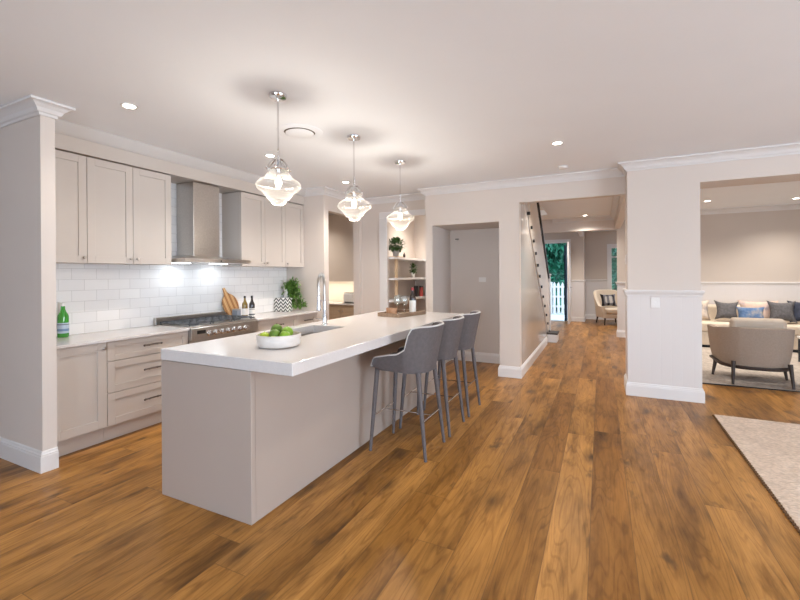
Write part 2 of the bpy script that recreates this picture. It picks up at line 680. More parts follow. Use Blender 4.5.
def sweep(path, prof, closed=False):
    """moulding along a wall line; the room lies to the right of the path"""
    mb = MB()
    k = len(path)
    P = [Vector((*p, 0)) for p in path]

    def nrm(a, b):
        d = (b - a).normalized()
        return Vector((d.y, -d.x, 0))
    rings = []
    for i in range(k):
        n0 = nrm(P[i - 1], P[i]) if (closed or i > 0) else None
        n1 = nrm(P[i], P[(i + 1) % k]) if (closed or i < k - 1) else None
        n0 = n0 if n0 is not None else n1
        n1 = n1 if n1 is not None else n0
        mdir = (n0 + n1) / (1 + n0.dot(n1))
        rings.append([P[i] + mdir * d + Vector((0, 0, z)) for d, z in prof])
    if closed:
        V = [[mb.bm.verts.new(p) for p in r] for r in rings]
        V.append(V[0])
        m = len(prof)
        for a, b in zip(V[:-1], V[1:]):
            for i in range(m):
                j = (i + 1) % m
                mb.bm.faces.new((a[i], a[j], b[j], b[i]))
    else:
        mb.rings(rings)
    return mb


CZ = 2.66
CORNICE = [(0, 2.565), (.012, 2.565), (.016, 2.582), (.028, 2.588), (.04, 2.612), (.062, 2.632), (.076, 2.640), (.09, 2.643), (.09, CZ - .001), (0, CZ - .001)]
SKIRT = [(0, 0), (.02, 0), (.02, .112), (.017, .118), (.017, .126), (.011, .132), (.009, .144), (.004, .15), (0, .15)]
RAIL = [(0, 1.135), (.014, 1.138), (.016, 1.155), (.028, 1.178), (.032, 1.19), (.030, 1.204), (0, 1.206)]

# ------------------------------------------------------------------ the setting
struct('floor', MB().box(-6.6, -3.6, -.1, 6.2, 13.05, 0).box(-.55, 13.05, -.1, 2.72, 13.92, 0), M_FLOOR)
cl = MB()
cl.box(-6.6, -3.6, CZ, 6.2, 6.59, CZ + .1)
cl.box(-6.6, 6.59, CZ, -2.05, 14, CZ + .1)
cl.box(-1.0, 6.59, CZ, 6.2, 14, CZ + .1)
cl.box(-2.05, 9.3, CZ, -1.0, 14, CZ + .1)
struct('ceiling', cl, M_CEIL)
struct('wall_left', MB().box(-6.5, 1.533, 0, -3.61, 1.622, CZ), M_WALL)
struct('wall_kitchen', MB().box(-4.45, 1.622, 0, -4.312, 5.0, CZ), M_WALL)
struct('trim_bulkhead', MB().box(-4.31, 1.623, 2.446, -3.952, 4.889, CZ), M_CAB)
w = MB()
w.box(-6.5, 4.89, 0, -3.6, 5.0, CZ)
w.box(-3.72, 5.0, 2.35, -3.6, 5.865, CZ)
w.box(-3.72, 5.865, 0, -3.6, 5.94, CZ)
struct('wall_scullery_front', w, M_WALL)
w = MB()
w.box(-3.72, 5.94, 0, -3.116, 5.99, CZ)
w.box(-3.116, 5.94, 2.325, -2.33, 5.99, CZ)
struct('wall_pantry_front', w, M_WALL)
struct('wall_pantry_left', MB().box(-3.72, 5.99, 0, -3.30, 7.57, CZ), M_WALL)
struct('wall_pantry_back', MB().box(-3.30, 7.45, 0, -2.11, 7.57, CZ), M_WALL)
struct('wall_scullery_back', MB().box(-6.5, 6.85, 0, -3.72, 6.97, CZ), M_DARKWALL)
struct('wall_scullery_left', MB().box(-6.62, 4.89, 0, -6.5, 6.97, CZ), M_WALL)
w = MB()
w.box(-2.33, 5.66, 0, -2.224, 7.45, CZ)
w.box(-1.246, 5.66, 0, -.975, 5.78, CZ)
w.box(-2.224, 5.66, 2.115, -1.246, 5.78, CZ)
struct('wall_recess_front', w, M_WALL)
w = MB()
w.box(-2.224, 6.46, 0, -1.13, 6.58, CZ)
w.box(-1.246, 5.78, 0, -1.13, 6.46, CZ)
w.box(-2.224, 5.78, 2.115, -1.246, 6.46, 2.2)
w.box(-2.2239, 5.661, 0, -2.218, 6.46, 2.115)
struct('wall_recess_back', w, M_RECESS)
struct('wall_hall_header', MB().box(-.975, 5.66, 2.353, .28, 5.78, CZ), M_WALL)
struct('wall_pillar', MB().box(.28, 5.40, 0, 0.969, 5.83, CZ), M_WALL)
struct('wall_lounge_header', MB().box(0.969, 5.40, 2.37, 6.0, 5.83, CZ), M_WALL)
struct('wall_hall_right_header', MB().box(.28, 5.83, 2.37, .40, 10.2, CZ), M_WALL)
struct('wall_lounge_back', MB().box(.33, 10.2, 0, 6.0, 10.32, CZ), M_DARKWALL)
struct('wall_entry_bulkhead', MB().box(-2.05, 10.2, 2.36, .33, 10.34, CZ), M_WALL)
struct('trim_entry_beam', MB().box(-.53, 10.34, 2.46, -.43, 13.0, CZ), M_TRIM)
w = MB()
w.box(-2.17, 13.0, 0, -1.86, 13.12, CZ)
w.box(-1.86, 13.0, 2.30, -.876, 13.12, CZ)
w.box(-.876, 13.0, 0, -.43, 13.12, CZ)
w.box(-.55, 13.12, 0, -.43, 13.8, CZ)
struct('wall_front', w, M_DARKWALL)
w = MB()
w.box(-.55, 13.8, 0, .30, 13.92, CZ)
w.box(.30, 13.8, 2.14, .95, 13.92, CZ)
w.box(.30, 13.8, 0, .95, 13.92, .25)
w.box(.95, 13.8, 0, 2.6, 13.92, CZ)
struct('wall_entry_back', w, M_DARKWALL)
struct('wall_entry_right', MB().box(2.6, 10.32, 0, 2.72, 13.92, CZ), M_WALL)
w = MB()
w.box(-2.17, 6.59, 0, -2.05, 13.0, 4.4)
w.box(-2.05, 6.45, CZ + .1, -1.0, 6.59, 4.4)
w.box(-2.05, 9.3, CZ + .1, -1.0, 9.42, 4.4)
w.box(-1.0, 6.59, CZ + .1, -.9, 9.3, 4.4)
w.box(-2.05, 6.59, 4.3, -1.0, 9.3, 4.4)
struct('wall_stairwell', w, M_WALL)
# the rest of the living room, an opening behind the photographer, one added beside for light
w = MB()
w.box(-6.5, -3.6, 0, -1.7, -3.5, CZ)
w.box(1.2, -3.6, 0, 6.0, -3.5, CZ)
w.box(-1.7, -3.6, 2.4, 1.2, -3.5, CZ)
struct('wall_living_back', w, M_WALL)
w = MB()
w.box(6.0, -3.6, 0, 6.1, -1.6, CZ)
w.box(6.0, 2.8, 0, 6.1, 10.32, CZ)
w.box(6.0, -1.6, 2.4, 6.1, 2.8, CZ)
struct('wall_living_right', w, M_WALL)
struct('wall_living_left', MB().box(-6.6, -3.6, 0, -6.5, 1.645, CZ), M_WALL)

# tiled splashback
struct('wall_splashback', MB().box(-4.312, 1.624, .877, -4.30, 4.888, 2.44), M_TILE)
struct('wall_scullery_splashback', MB().box(-6.0, 6.838, .877, -3.721, 6.849, 1.30),
       simple('cream_splashback', (0.80, 0.76, 0.68), 0.3, var=0.01))

# mouldings
loop = [(-3.952, 4.89), (-3.6, 4.89), (-3.6, 5.94), (-2.33, 5.94), (-2.33, 5.66), (.28, 5.66), (.28, 5.40), (6.0, 5.40), (6.0, -3.5),
        (-6.5, -3.5), (-6.5, 1.533), (-3.61, 1.533), (-3.61, 1.622), (-3.952, 1.622)]
struct('trim_cornice_living', sweep(loop, CORNICE), M_CORNICE)
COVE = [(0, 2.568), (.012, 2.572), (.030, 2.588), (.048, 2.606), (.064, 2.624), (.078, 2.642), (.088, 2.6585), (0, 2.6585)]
struct('trim_cornice_kitchen', sweep([(-3.952, 1.63), (-3.952, 4.885)], COVE), simple('darkened_cove_paint', (0.60, 0.585, 0.575), 0.85, var=0.008, scale=2), smooth=True)  # ceiling white, painted darker to cancel the stronger light on the cove
struct('trim_cornice_hall', sweep([(-1.0, 10.2), (.28, 10.2), (.28, 5.78), (-.97, 5.78)], CORNICE), M_CORNICE)
struct('trim_cornice_lounge', sweep([(.40, 5.83), (.40, 10.2), (6.0, 10.2), (6.0, 5.83)], CORNICE, True), M_CORNICE)
struct('trim_cornice_pantry', sweep([(-3.30, 5.99), (-3.30, 7.45), (-2.33, 7.45), (-2.33, 5.99)], CORNICE, True), M_CORNICE)
struct('trim_cornice_scullery', sweep([(-6.5, 6.85), (-3.72, 6.85)], CORNICE), M_CORNICE)
struct('baseboard_left', sweep([(-6.5, 1.533), (-3.61, 1.533), (-3.61, 1.622)], SKIRT), M_TRIM, smooth=False)
struct('baseboard_recess', sweep([(-2.33, 5.94), (-2.33, 5.66), (-2.218, 5.66), (-2.218, 6.46), (-1.246, 6.46), (-1.246, 5.66), (-.975, 5.66), (-.975, 8.62)], SKIRT), M_TRIM)
struct('baseboard_pillar', sweep([(.274, 5.83), (.274, 5.394), (.975, 5.394), (.975, 5.83)], SKIRT, True), M_TRIM)
struct('baseboard_lounge', sweep([(.33, 10.32), (.33, 10.19), (6.0, 10.19)], SKIRT), M_TRIM)
struct('baseboard_entry', sweep([(-.80, 13.0), (-.43, 13.0), (-.43, 13.79), (2.6, 13.79)], SKIRT), M_TRIM)
struct('trim_rail_pillar', sweep([(.28, 5.83), (.28, 5.40), (0.969, 5.40), (0.969, 5.83)], RAIL, True), M_TRIM)
struct('trim_rail_lounge', sweep([(.33, 10.32), (.33, 10.2), (6.0, 10.2)], RAIL), M_TRIM)
struct('trim_rail_entry', sweep([(-.76, 13.0), (-.43, 13.0), (-.43, 13.8), (.18, 13.8)], RAIL), M_TRIM)
M_VJX = groove_mat('white_vj_panel', (0.68, 0.645, 0.63), 0)
M_VJY = groove_mat('white_vj_panel_side', (0.68, 0.645, 0.63), 1)
w = MB()
w.box(.274, 5.394, 0, .975, 5.3995, 1.14)
struct('trim_wainscot_pillar', w, M_VJX)
w = MB()
w.box(.274, 5.3995, 0, .2795, 5.83, 1.14)
w.box(.9695, 5.3995, 0, .975, 5.83, 1.14)
struct('trim_wainscot_pillar_sides', w, M_VJY)
struct('trim_wainscot_lounge', MB().box(.325, 10.19, 0, 6.0, 10.199, 1.14), M_VJX)
w = MB()
w.box(-.78, 12.99, 0, -.425, 12.999, 1.14)
w.box(-.43, 13.79, 0, .19, 13.799, 1.14)
struct('trim_wainscot_entry', w, M_VJX)
# architraves
w = MB()
w.box(-3.255, 5.918, 0, -3.116, 5.939, 2.325)
w.box(-3.255, 5.918, 2.325, -2.331, 5.939, 2.415)
struct('trim_pantry_architrave', w, M_TRIM, bevel=.004)
w = MB()
w.box(-.876, 12.975, 0, -.77, 12.999, 2.30)
w.box(-1.96, 12.975, 2.30, -.77, 12.999, 2.40)
w.box(-1.96, 12.975, 0, -1.86, 12.999, 2.30)
struct('trim_front_door_frame', w, M_TRIM, bevel=.004)
w = MB()
w.box(.18, 13.775, .15, .30, 13.799, 2.26)
w.box(.95, 13.775, .15, 1.07, 13.799, 2.26)
w.box(.30, 13.775, 2.14, .95, 13.799, 2.26)
w.box(.30, 13.775, .15, .95, 13.799, .25)
win = struct('window_1', w, M_TRIM, bevel=.004)
w = MB()
w.box(.30, 13.84, 1.86, .95, 13.87, 1.90)
w.box(.60, 13.84, .25, .64, 13.87, 2.14)
w.build('glazing_bar', M_TRIM, win)
MB().box(.30, 13.852, .25, .95, 13.857, 2.14).build('pane', M_PANE, win)
# front door, opened into the hall
d = struct('door_1', MB().box(-.815, 12.12, .01, -.772, 12.97, 2.29), M_TRIM, bevel=.004)
h = MB()
h.cyl((-.772, 12.20, 1.02), (-.715, 12.20, 1.02), .011)
h.tube([(-.718, 12.20, 1.02), (-.70, 12.20, 1.02), (-.695, 12.26, 1.02), (-.695, 12.33, 1.02)], .009)
h.box(-.7719, 12.17, .93, -.764, 12.23, 1.10)
h.build('door_handle', M_CHROME, d, smooth=True)

# ------------------------------------------------------------------ staircase
SL = -0.822


def zd(y, off=0):
    return 2.378 + SL * (y - 6.055) + off


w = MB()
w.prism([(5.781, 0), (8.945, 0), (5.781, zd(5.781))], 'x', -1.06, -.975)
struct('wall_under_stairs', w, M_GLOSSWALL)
st = thing('staircase', 'white closed stringer staircase with dark treads rising along the left of the hall', 'staircase', (-1.5, 9.2, 0))
o = (1.5, -9.2, 0)
T0 = Matrix.Translation(o)
w = MB()
w.prism([(5.79, zd(5.79) + .003), (8.95, zd(8.95) + .003), (9.30, 0.004), (9.30, .16), (5.79, zd(5.79, .50))], 'x', -1.035, -1.0)
w.xform(T0).build('stringer', M_TRIM, st)
NS = 14
for i in range(NS):
    y0 = 9.26 - i * 0.222
    z1 = .19 * (i + 1) if i < 12 else .19 * 12
    if i >= 12:
        continue
    xr = -.80 if i == 0 else -1.037
    w = MB().box(-2.03, y0 - (.42 if i == 0 else .222), .003 if i == 0 else z1 - .19, xr, y0, z1 - .03)
    w.xform(T0).build('riser', M_TRIM, st, bevel=.003)
    w = MB().box(-2.03, y0 - (.42 if i == 0 else .222), z1 - .03, xr + (.015 if i == 0 else 0), y0 + .02, z1)
    w.xform(T0).build('tread', M_DKWOOD, st, bevel=.004)
w = MB().box(-1.06, 9.22, .19, -.96, 9.32, 1.36)
w.box(-1.075, 9.205, 1.36, -.945, 9.335, 1.39)
w.xform(T0).build('newel_post', M_TRIM, st, bevel=.006)
M_BALU = simple('cream_balustrade_paint', (0.74, 0.68, 0.62), 0.3, var=0.01)
w = MB().prism([(9.20, zd(9.20, .22)), (9.20, zd(9.20, 1.36)), (6.62, zd(6.62, 1.36)), (6.62, zd(6.62, .22))], 'x', -.992, -.982)
w.xform(T0).build('balustrade_panel', M_BALU, st)
w = MB()
w.tube([(-.987, 9.34, zd(9.34, 1.54)), (-.987, 6.62, zd(6.62, 1.54))], .022, 8)
for q in range(8):
    y = 9.1 - q * .36
    w.box(-.995, y - .02, zd(y, 1.34), -.979, y + .02, zd(y, 1.53))
w.xform(T0).build('handrail', M_BLACK, st)
for q in range(13):
    y = 9.08 - q * .235
    if zd(y) > 2.5:
        break
    w = MB().cyl((-1.0, y, zd(y, .30)), (-.955, y, zd(y, .30)), .026, n=12)
    w.xform(T0).build('standoff', M_BLACK, st)

# ------------------------------------------------------------------ outdoors
struct('ground', MB().box(-9, 13.05, -.16, 6, 23, -.06), simple('pale_concrete_path', (0.55, 0.56, 0.55), 0.85, var=0.1, scale=6))
fn = thing('picket_fence', 'white picket fence outside the open front door', 'fence', (-1.6, 15.6, -.06))
w = MB()
for i in range(22):
    x = -1.5 + i * .135
    w.prism([(x - .04, .04), (x + .04, .04), (x + .04, 1.08), (x, 1.16), (x - .04, 1.08)], 'y', -.012, .012)
w.build('pickets', M_TRIM, fn)['kind'] = 'stuff'
for z in (.25, .60, .95):
    MB().box(-1.6, .013, z, 1.5, .05, z + .07).build('rail', M_TRIM, fn)
for x in (-1.6, 0, 1.5):
    MB().box(x - .05, .05, 0, x + .05, .15, 1.15).build('post', M_TRIM, fn)
M_LEAF1 = leaf_mat('garden_leaf', (0.010, 0.075, 0.045), (0.05, 0.29, 0.17), 3)


def tree(name, label, x, y, h, rad, n, size, mat, seed):
    rg = random.Random(seed)
    t = thing(name, label, 'tree', (x, y, -.06))
    MB().tube([(0, 0, 0), (.05, .03, h * .4), (-.04, 0, h * .75)], [.10, .08, .04], 8).build('trunk', M_DKWOOD, t)
    mb = MB()
    blobs = [(rg.uniform(-.6, .6) * rad, rg.uniform(-.5, .5) * rad, h * rg.uniform(.12, .92), rad * rg.uniform(.35, .62)) for _ in range(16)]
    for i in range(n):
        bx, by, bz, br = rg.choice(blobs)
        v = Vector((rg.gauss(0, 1), rg.gauss(0, 1), rg.gauss(0, 1))).normalized()
        p = Vector((bx, by, bz)) + v * br * rg.uniform(.75, 1.05)
        if p.z < .15:
            continue
        mb.leaf(p, v + Vector((rg.uniform(-.7, .7), rg.uniform(-.7, .7), -.5)), (0, 0, 1), size * rg.uniform(.7, 1.3), size * .55)
    mb.build('foliage', mat, t)
    return t


tree('garden_tree', 'dense green tree filling the view above the fence through the front door', -2.4, 18.0, 4.6, 1.75, 6500, .30, M_LEAF1, 3)
tree('garden_tree', 'leafy green tree seen through the hall end window', 1.9, 17.4, 3.4, 1.4, 4000, .26, M_LEAF1, 5)
hg = thing('hedge', 'tall clipped green hedge behind the picket fence and the tree', 'hedge', (-.5, 21.3, -.06))
w = MB()
rg = random.Random(21)
w.box(-5.0, -.2, .0, 5.0, .5, 3.5)
w.build('inner_growth', M_LEAF1, hg)
w = MB()
for i in range(7000):
    p = Vector((rg.uniform(-5, 5), -.2 - abs(rg.gauss(0, .12)), rg.uniform(.05, 3.65)))
    w.leaf(p, (rg.uniform(-1, 1), -1, rg.uniform(-.9, .5)), (0, 0, 1), rg.uniform(.15, .28), .12)
w.build('foliage', M_LEAF1, hg)
sd = thing('screen_door', 'dark blue screen door folded open outside the front doorway', 'door', (-.94, 13.14, -.06))
MB().box(-.03, .0, .0, .0, .72, 2.30).build('door_leaf', simple('dark_blue_paint', (0.02, 0.03, 0.055), 0.85, spec=0.1), sd)
MB().box(-.045, .62, 1.0, .012, .66, 1.14).build('latch', M_CHROME, sd)
# ------------------------------------------------------------------ kitchen cabinets


def shaker_x(w0, w1, z0, z1, x, depth=.02, fr=.065, rec=.009):
    """framed front in the plane x facing +X spanning y w0..w1"""
    mb = MB()
    f = min(fr, (z1 - z0) * .28)
    mb.box(x - depth, w0, z0, x, w0 + fr, z1)
    mb.box(x - depth, w1 - fr, z0, x, w1, z1)
    mb.box(x - depth, w0 + fr, z0, x, w1 - fr, z0 + f)
    mb.box(x - depth, w0 + fr, z1 - f, x, w1 - fr, z1)
    mb.box(x - depth, w0 + fr, z0 + f, x - rec, w1 - fr, z1 - f)
    return mb


def knob(x, y, z, parent):
    mb = MB()
    prof = [(0, 0), (.006, 0), (.006, .010), (.013, .016), (.014, .022), (.009, .028), (0, .029)]
    mb.lathe(prof, 14)
    mb.xform(Matrix.Translation((x, y, z)) @ Matrix.Rotation(R(90), 4, 'Y'))
    return mb.build('knob', M_NICKEL, parent, smooth=True)


def bar_pull(x, y, z, L, parent):
    mb = MB()
    mb.tube([(x + .028, y - L / 2, z), (x + .028, y - L * .2, z + .002), (x + .028, y + L * .2, z + .002), (x + .028, y + L / 2, z)], [.006, .0075, .0075, .006], 8)
    for s in (-1, 1):
        mb.cyl((x, y + s * L * .36, z), (x + .03, y + s * L * .36, z), .005, n=8)
        mb.ball((x + .028, y + s * L / 2, z), .010, n=8)
        mb.ball((x + .028, y + s * L * .24, z), .009, n=8)
    return mb.build('handle', simple_cache('antique_pewter', (0.16, 0.14, 0.13), 0.35, 0.9), parent, smooth=True)


def simple_cache(name, *a, **k):
    return MATS.get(name) or simple(name, *a, **k)


BX0, BX1 = -4.30, -3.74     # carcass back, front
BT = .876


def base_unit(y0, y1, name, label, fronts, kind):
    t = thing(name, label, 'cabinet', (-4.02, (y0 + y1) / 2, 0))
    T = Matrix.Translation((4.02, -(y0 + y1) / 2, 0))
    MB().box(BX0, y0 + .001, .145, BX1 - .022, y1 - .001, .85).xform(T).build('carcass', M_CAB, t)
    MB().box(BX0, y0 + .001, .001, -3.80, y1 - .001, .144).xform(T).build('kickboard', M_CAB, t)
    g = .0025
    for (a, b) in fronts:
        if kind == 'drawer':
            d = shaker_x(y0 + g, y1 - g, a + g, b - g, BX1, fr=.06).xform(T).build('drawer_front', M_CAB, t, bevel=.0015)
            bar_pull(BX1 + 4.02, 0, (a + b) / 2 + .01, .16, d)
        else:
            d = shaker_x(y0 + g, y1 - g, a + g, b - g, BX1, fr=.07).xform(T).build('door', M_CAB, t, bevel=.0015)
            knob(BX1 + 4.02, (y1 - y0) / 2 - .03, .80, d)
    return t


base_unit(1.63, 2.038, 'base_cabinet', 'greige base cabinet with one framed door next to the left wall end', [(.135, .85)], 'door')
base_unit(2.038, 2.80, 'drawer_cabinet', 'wide greige three drawer cabinet left of the range cooker', [(.135, .413), (.413, .681), (.681, .85)], 'drawer')
base_unit(3.70, 4.45, 'drawer_cabinet', 'greige drawer cabinet right of the range cooker', [(.135, .40), (.40, .665), (.665, .85)], 'drawer')
base_unit(4.45, 4.889, 'drawer_cabinet', 'narrow greige drawer cabinet under the leafy plant by the nib wall', [(.135, .40), (.40, .665), (.665, .85)], 'drawer')
w = MB().box(-4.30, 1.625, .852, -3.715, 2.796, BT)
tag(w.build('benchtop', M_STONE, bevel=.003), 'white stone benchtop on the cabinets left of the range cooker', 'benchtop')
w = MB().box(-4.30, 3.704, .852, -3.715, 4.888, BT)
tag(w.build('benchtop', M_STONE, bevel=.003), 'white stone benchtop right of the range cooker, under bottles and plant', 'benchtop')


def wall_unit(y0, y1, label, doors, endpanel=None):
    t = thing('wall_cabinet', label, 'cabinet', (-4.13, (y0 + y1) / 2, 1.52))
    T = Matrix.Translation((4.13, -(y0 + y1) / 2, -1.52))
    MB().box(-4.299, y0 + .001, 1.52, -3.988, y1 - .001, 2.436).xform(T).build('carcass', M_CAB, t)
    for a, b, ks in doors:
        d = shaker_x(a + .002, b - .002, 1.52, 2.434, -3.966, fr=.062).xform(T).build('door', M_CAB, t, bevel=.0015)
        ky = b - .03 if ks > 0 else a + .03
        knob(-3.966 + 4.13, ky - (y0 + y1) / 2, .045, d)
    return t


wall_unit(1.63, 2.01, 'single door greige wall cabinet at the left end over the green bottle', [(1.63, 2.01, 1)])
wall_unit(2.01, 2.785, 'double door greige wall cabinet just left of the range hood', [(2.01, 2.398, 1), (2.398, 2.785, -1)])
wall_unit(3.70, 4.49, 'double door greige wall cabinet just right of the range hood', [(3.70, 4.10, 1), (4.10, 4.49, -1)])
wall_unit(4.49, 4.888, 'single door greige wall cabinet at the right end above the leafy plant', [(4.49, 4.888, -1)])

# range cooker
t = thing('range_cooker', 'wide stainless steel gas range cooker between the drawer cabinets', 'cooker', (-4.0, 3.25, 0))
T = Matrix.Translation((4.0, -3.25, 0))
MB().box(-4.295, 2.801, .12, -3.73, 3.699, .855).xform(T).build('body', M_STEEL, t, bevel=.003)
MB().box(-4.28, 2.83, .001, -3.80, 3.67, .118).xform(T).build('plinth', M_BLACK, t)
MB().prism([(-3.73, .855), (-3.73, .745), (-3.690, .745), (-3.70, .865), (-3.72, .872), (-3.73, .872)], 'y', 2.801, 3.699).xform(T).build('control_panel', M_STEEL, t, bevel=.002)
MB().box(-4.295, 2.801, .8555, -3.7305, 3.699, .884).xform(T).build('hob_top', M_STEEL, t, bevel=.003)
MB().box(-4.295, 2.801, .8845, -4.255, 3.699, .955).xform(T).build('backguard', M_STEEL, t, bevel=.003)
od = MB().box(-3.7295, 2.83, .16, -3.700, 3.67, .715).xform(T).build('oven_door', M_STEEL, t, bevel=.003)
MB().box(-3.6995, 2.95, .28, -3.697, 3.55, .60).xform(T).build('oven_window', M_BLACK, od)
w = MB().tube([(-3.66, 2.87, .70), (-3.66, 3.63, .70)], .011, 10)
for y in (2.9, 3.6):
    w.cyl((-3.70, y, .70), (-3.66, y, .70), .009)
w.xform(T).build('handle', M_CHROME, od, smooth=True)
MB().box(-3.694, 2.865, .807, -3.690, 2.965, .842).xform(T).build('clock_display', M_BLACK, t)
for i in range(7):
    y = 3.005 + i * .0815
    w = MB().lathe([(0, 0), (.030, 0), (.030, .006), (.024, .010), (.022, .034), (.018, .038), (0, .038)], 16)
    w.xform(T @ Matrix.Translation((-3.692, y, .803)) @ Matrix.Rotation(R(86), 4, 'Y'))
    k = w.build('control_knob', M_CHROME, t, smooth=True)
for i in range(3):
    y0 = 2.83 + i * .285
    w = MB()
    for y in (y0 + .005, y0 + .09, y0 + .18, y0 + .265):
        w.box(-4.23, y - .005, .902, -3.77, y + .005, .914)
    for x in (-4.225, -4.11, -4.0, -3.89, -3.775):
        w.box(x - .005, y0, .902, x + .005, y0 + .27, .914)
    for x in (-4.225, -3.775):
        for y in (y0 + .008, y0 + .262):
            w.box(x - .005, y - .005, .884, x + .005, y + .005, .902)
    w.xform(T).build('trivet', M_IRON, t)
for x, y in ((-4.12, 2.965), (-3.88, 2.965), (-4.0, 3.25), (-4.12, 3.535), (-3.88, 3.535)):
    MB().lathe([(0, 0), (.05, 0), (.05, .008), (.034, .010), (.034, .018), (0, .019)], 18, (x, y, .8842)).xform(T).build('burner', M_IRON, t, smooth=True)

# range hood
t = thing('range_hood', 'stainless steel canopy range hood with square chimney over the cooker', 'range hood', (-4.05, 3.25, 1.53))
T = Matrix.Translation((4.05, -3.25, -1.53))
MB().box(-4.299, 3.08, 1.60, -4.02, 3.425, 2.44).xform(T).build('chimney', M_STEEL, t, bevel=.002)
w = MB()
rings = []
for q in range(13):
    y = 2.81 + .88 * q / 12
    s = (q / 12 - .5) * 2
    top = 1.565 + .065 * (1 - s * s)
    xf = -3.80 + .035 * (1 - s * s)
    rings.append([(-4.299, y, 1.545), (xf, y, 1.545), (xf, y, 1.585), (xf - .02, y, 1.588), (-4.06, y, top + .01), (-4.299, y, top + .01)])
w.rings(rings)
w.xform(T).build('canopy', M_STEEL, t, smooth=True, angle=25)
MB().box(-3.765, 3.22, 1.555, -3.762, 3.235, 1.57).xform(T).build('indicator', M_BLACK, t)
MB().box(-4.0195, 3.16, 1.70, -4.018, 3.25, 1.708).xform(T).build('badge', M_NICKEL, t)
for y in (3.0, 3.5):
    MB().box(-4.18, y - .09, 1.538, -4.08, y + .09, 1.5445).xform(T).build('hood_lamp', M_LEDC, t)
    l = area('hood_light', (0.10, y - 3.25, -.0), (0, 0, 0), .10, .18, .5, (0.86, 0.94, 1.0), 180)
    l.parent = t
    l.location = (-.08, y - 3.25, .004)

# ------------------------------------------------------------------ island
ib = thing('kitchen_island', 'long greige kitchen island cabinet under the thick white worktop', 'island', (-2.15, 3.2, 0))
T = Matrix.Translation((2.15, -3.2, 0))
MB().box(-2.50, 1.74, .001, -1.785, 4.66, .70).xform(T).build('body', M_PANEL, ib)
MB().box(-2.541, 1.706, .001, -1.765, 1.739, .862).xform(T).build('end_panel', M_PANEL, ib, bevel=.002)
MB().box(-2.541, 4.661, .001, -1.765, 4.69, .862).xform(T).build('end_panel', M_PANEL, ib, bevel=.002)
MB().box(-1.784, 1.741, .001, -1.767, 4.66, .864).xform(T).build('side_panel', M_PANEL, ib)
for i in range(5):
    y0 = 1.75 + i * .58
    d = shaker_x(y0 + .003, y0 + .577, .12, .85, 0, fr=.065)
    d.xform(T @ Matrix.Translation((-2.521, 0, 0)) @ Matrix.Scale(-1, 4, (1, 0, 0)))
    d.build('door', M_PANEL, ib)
# worktop with a sink cut-out
SX0, SX1, SY0, SY1 = -2.42, -2.06, 2.44, 3.11
w = MB()
X0, X1, Y0, Y1, Z0, Z1 = -2.545, -1.465, 1.705, 4.72, .8645, .935
hx = [X0, SX0, SX1, X1]
hy = [Y0, SY0, SY1, Y1]
vt = [[[w.bm.verts.new((x, y, z)) for z in (Z0, Z1)] for y in hy] for x in hx]
for i in range(3):
    for j in range(3):
        if i == 1 and j == 1:
            continue
        for k in (0, 1):
            w.bm.faces.new((vt[i][j][k], vt[i + 1][j][k], vt[i + 1][j + 1][k], vt[i][j + 1][k]))
for i in range(3):
    for j in (0, 3):
        w.bm.faces.new((vt[i][j][0], vt[i + 1][j][0], vt[i + 1][j][1], vt[i][j][1]))
        w.bm.faces.new((vt[j][i][0], vt[j][i + 1][0], vt[j][i + 1][1], vt[j][i][1]))
for (a, b) in (((1, 1), (2, 1)), ((2, 1), (2, 2)), ((2, 2), (1, 2)), ((1, 2), (1, 1))):
    w.bm.faces.new((vt[a[0]][a[1]][0], vt[b[0]][b[1]][0], vt[b[0]][b[1]][1], vt[a[0]][a[1]][1]))
tag(w.build('worktop', M_STONE, bevel=.004), 'thick white stone worktop of the kitchen island', 'worktop')
# sink
t = thing('kitchen_sink', 'stainless steel double bowl sink set in the island worktop', 'sink', (-2.24, 2.775, .93))


def basin(y0, y1):
    mb = MB()
    a = [(SX0 - .0, y0, .864), (SX1, y0, .864), (SX1, y1, .864), (SX0, y1, .864)]
    b = [(SX0 + .015, y0 + .015, .74), (SX1 - .015, y0 + .015, .74), (SX1 - .015, y1 - .015, .74), (SX0 + .015, y1 - .015, .74)]
    mb.rings([a, b], cap0=False, cap1=True)
    mb.xform(Matrix.Translation((2.24, -2.775, -.93)))
    ob = mb.build('basin', M_STEEL, t)
    c = MB().lathe([(0, .003), (.03, .003), (.035, 0)], 16, (-2.24 + 2.24, (y0 + y1) / 2 - 2.775, .742 - .93))
    c.build('drain', M_CHROME, ob)


basin(SY0 + .002, 2.80)
basin(2.82, SY1 - .002)
MB().box(SX0 + .002, 2.80, .80, SX1 - .002, 2.82, .864).xform(Matrix.Translation((2.24, -2.775, -.93))).build('divider', M_STEEL, t)
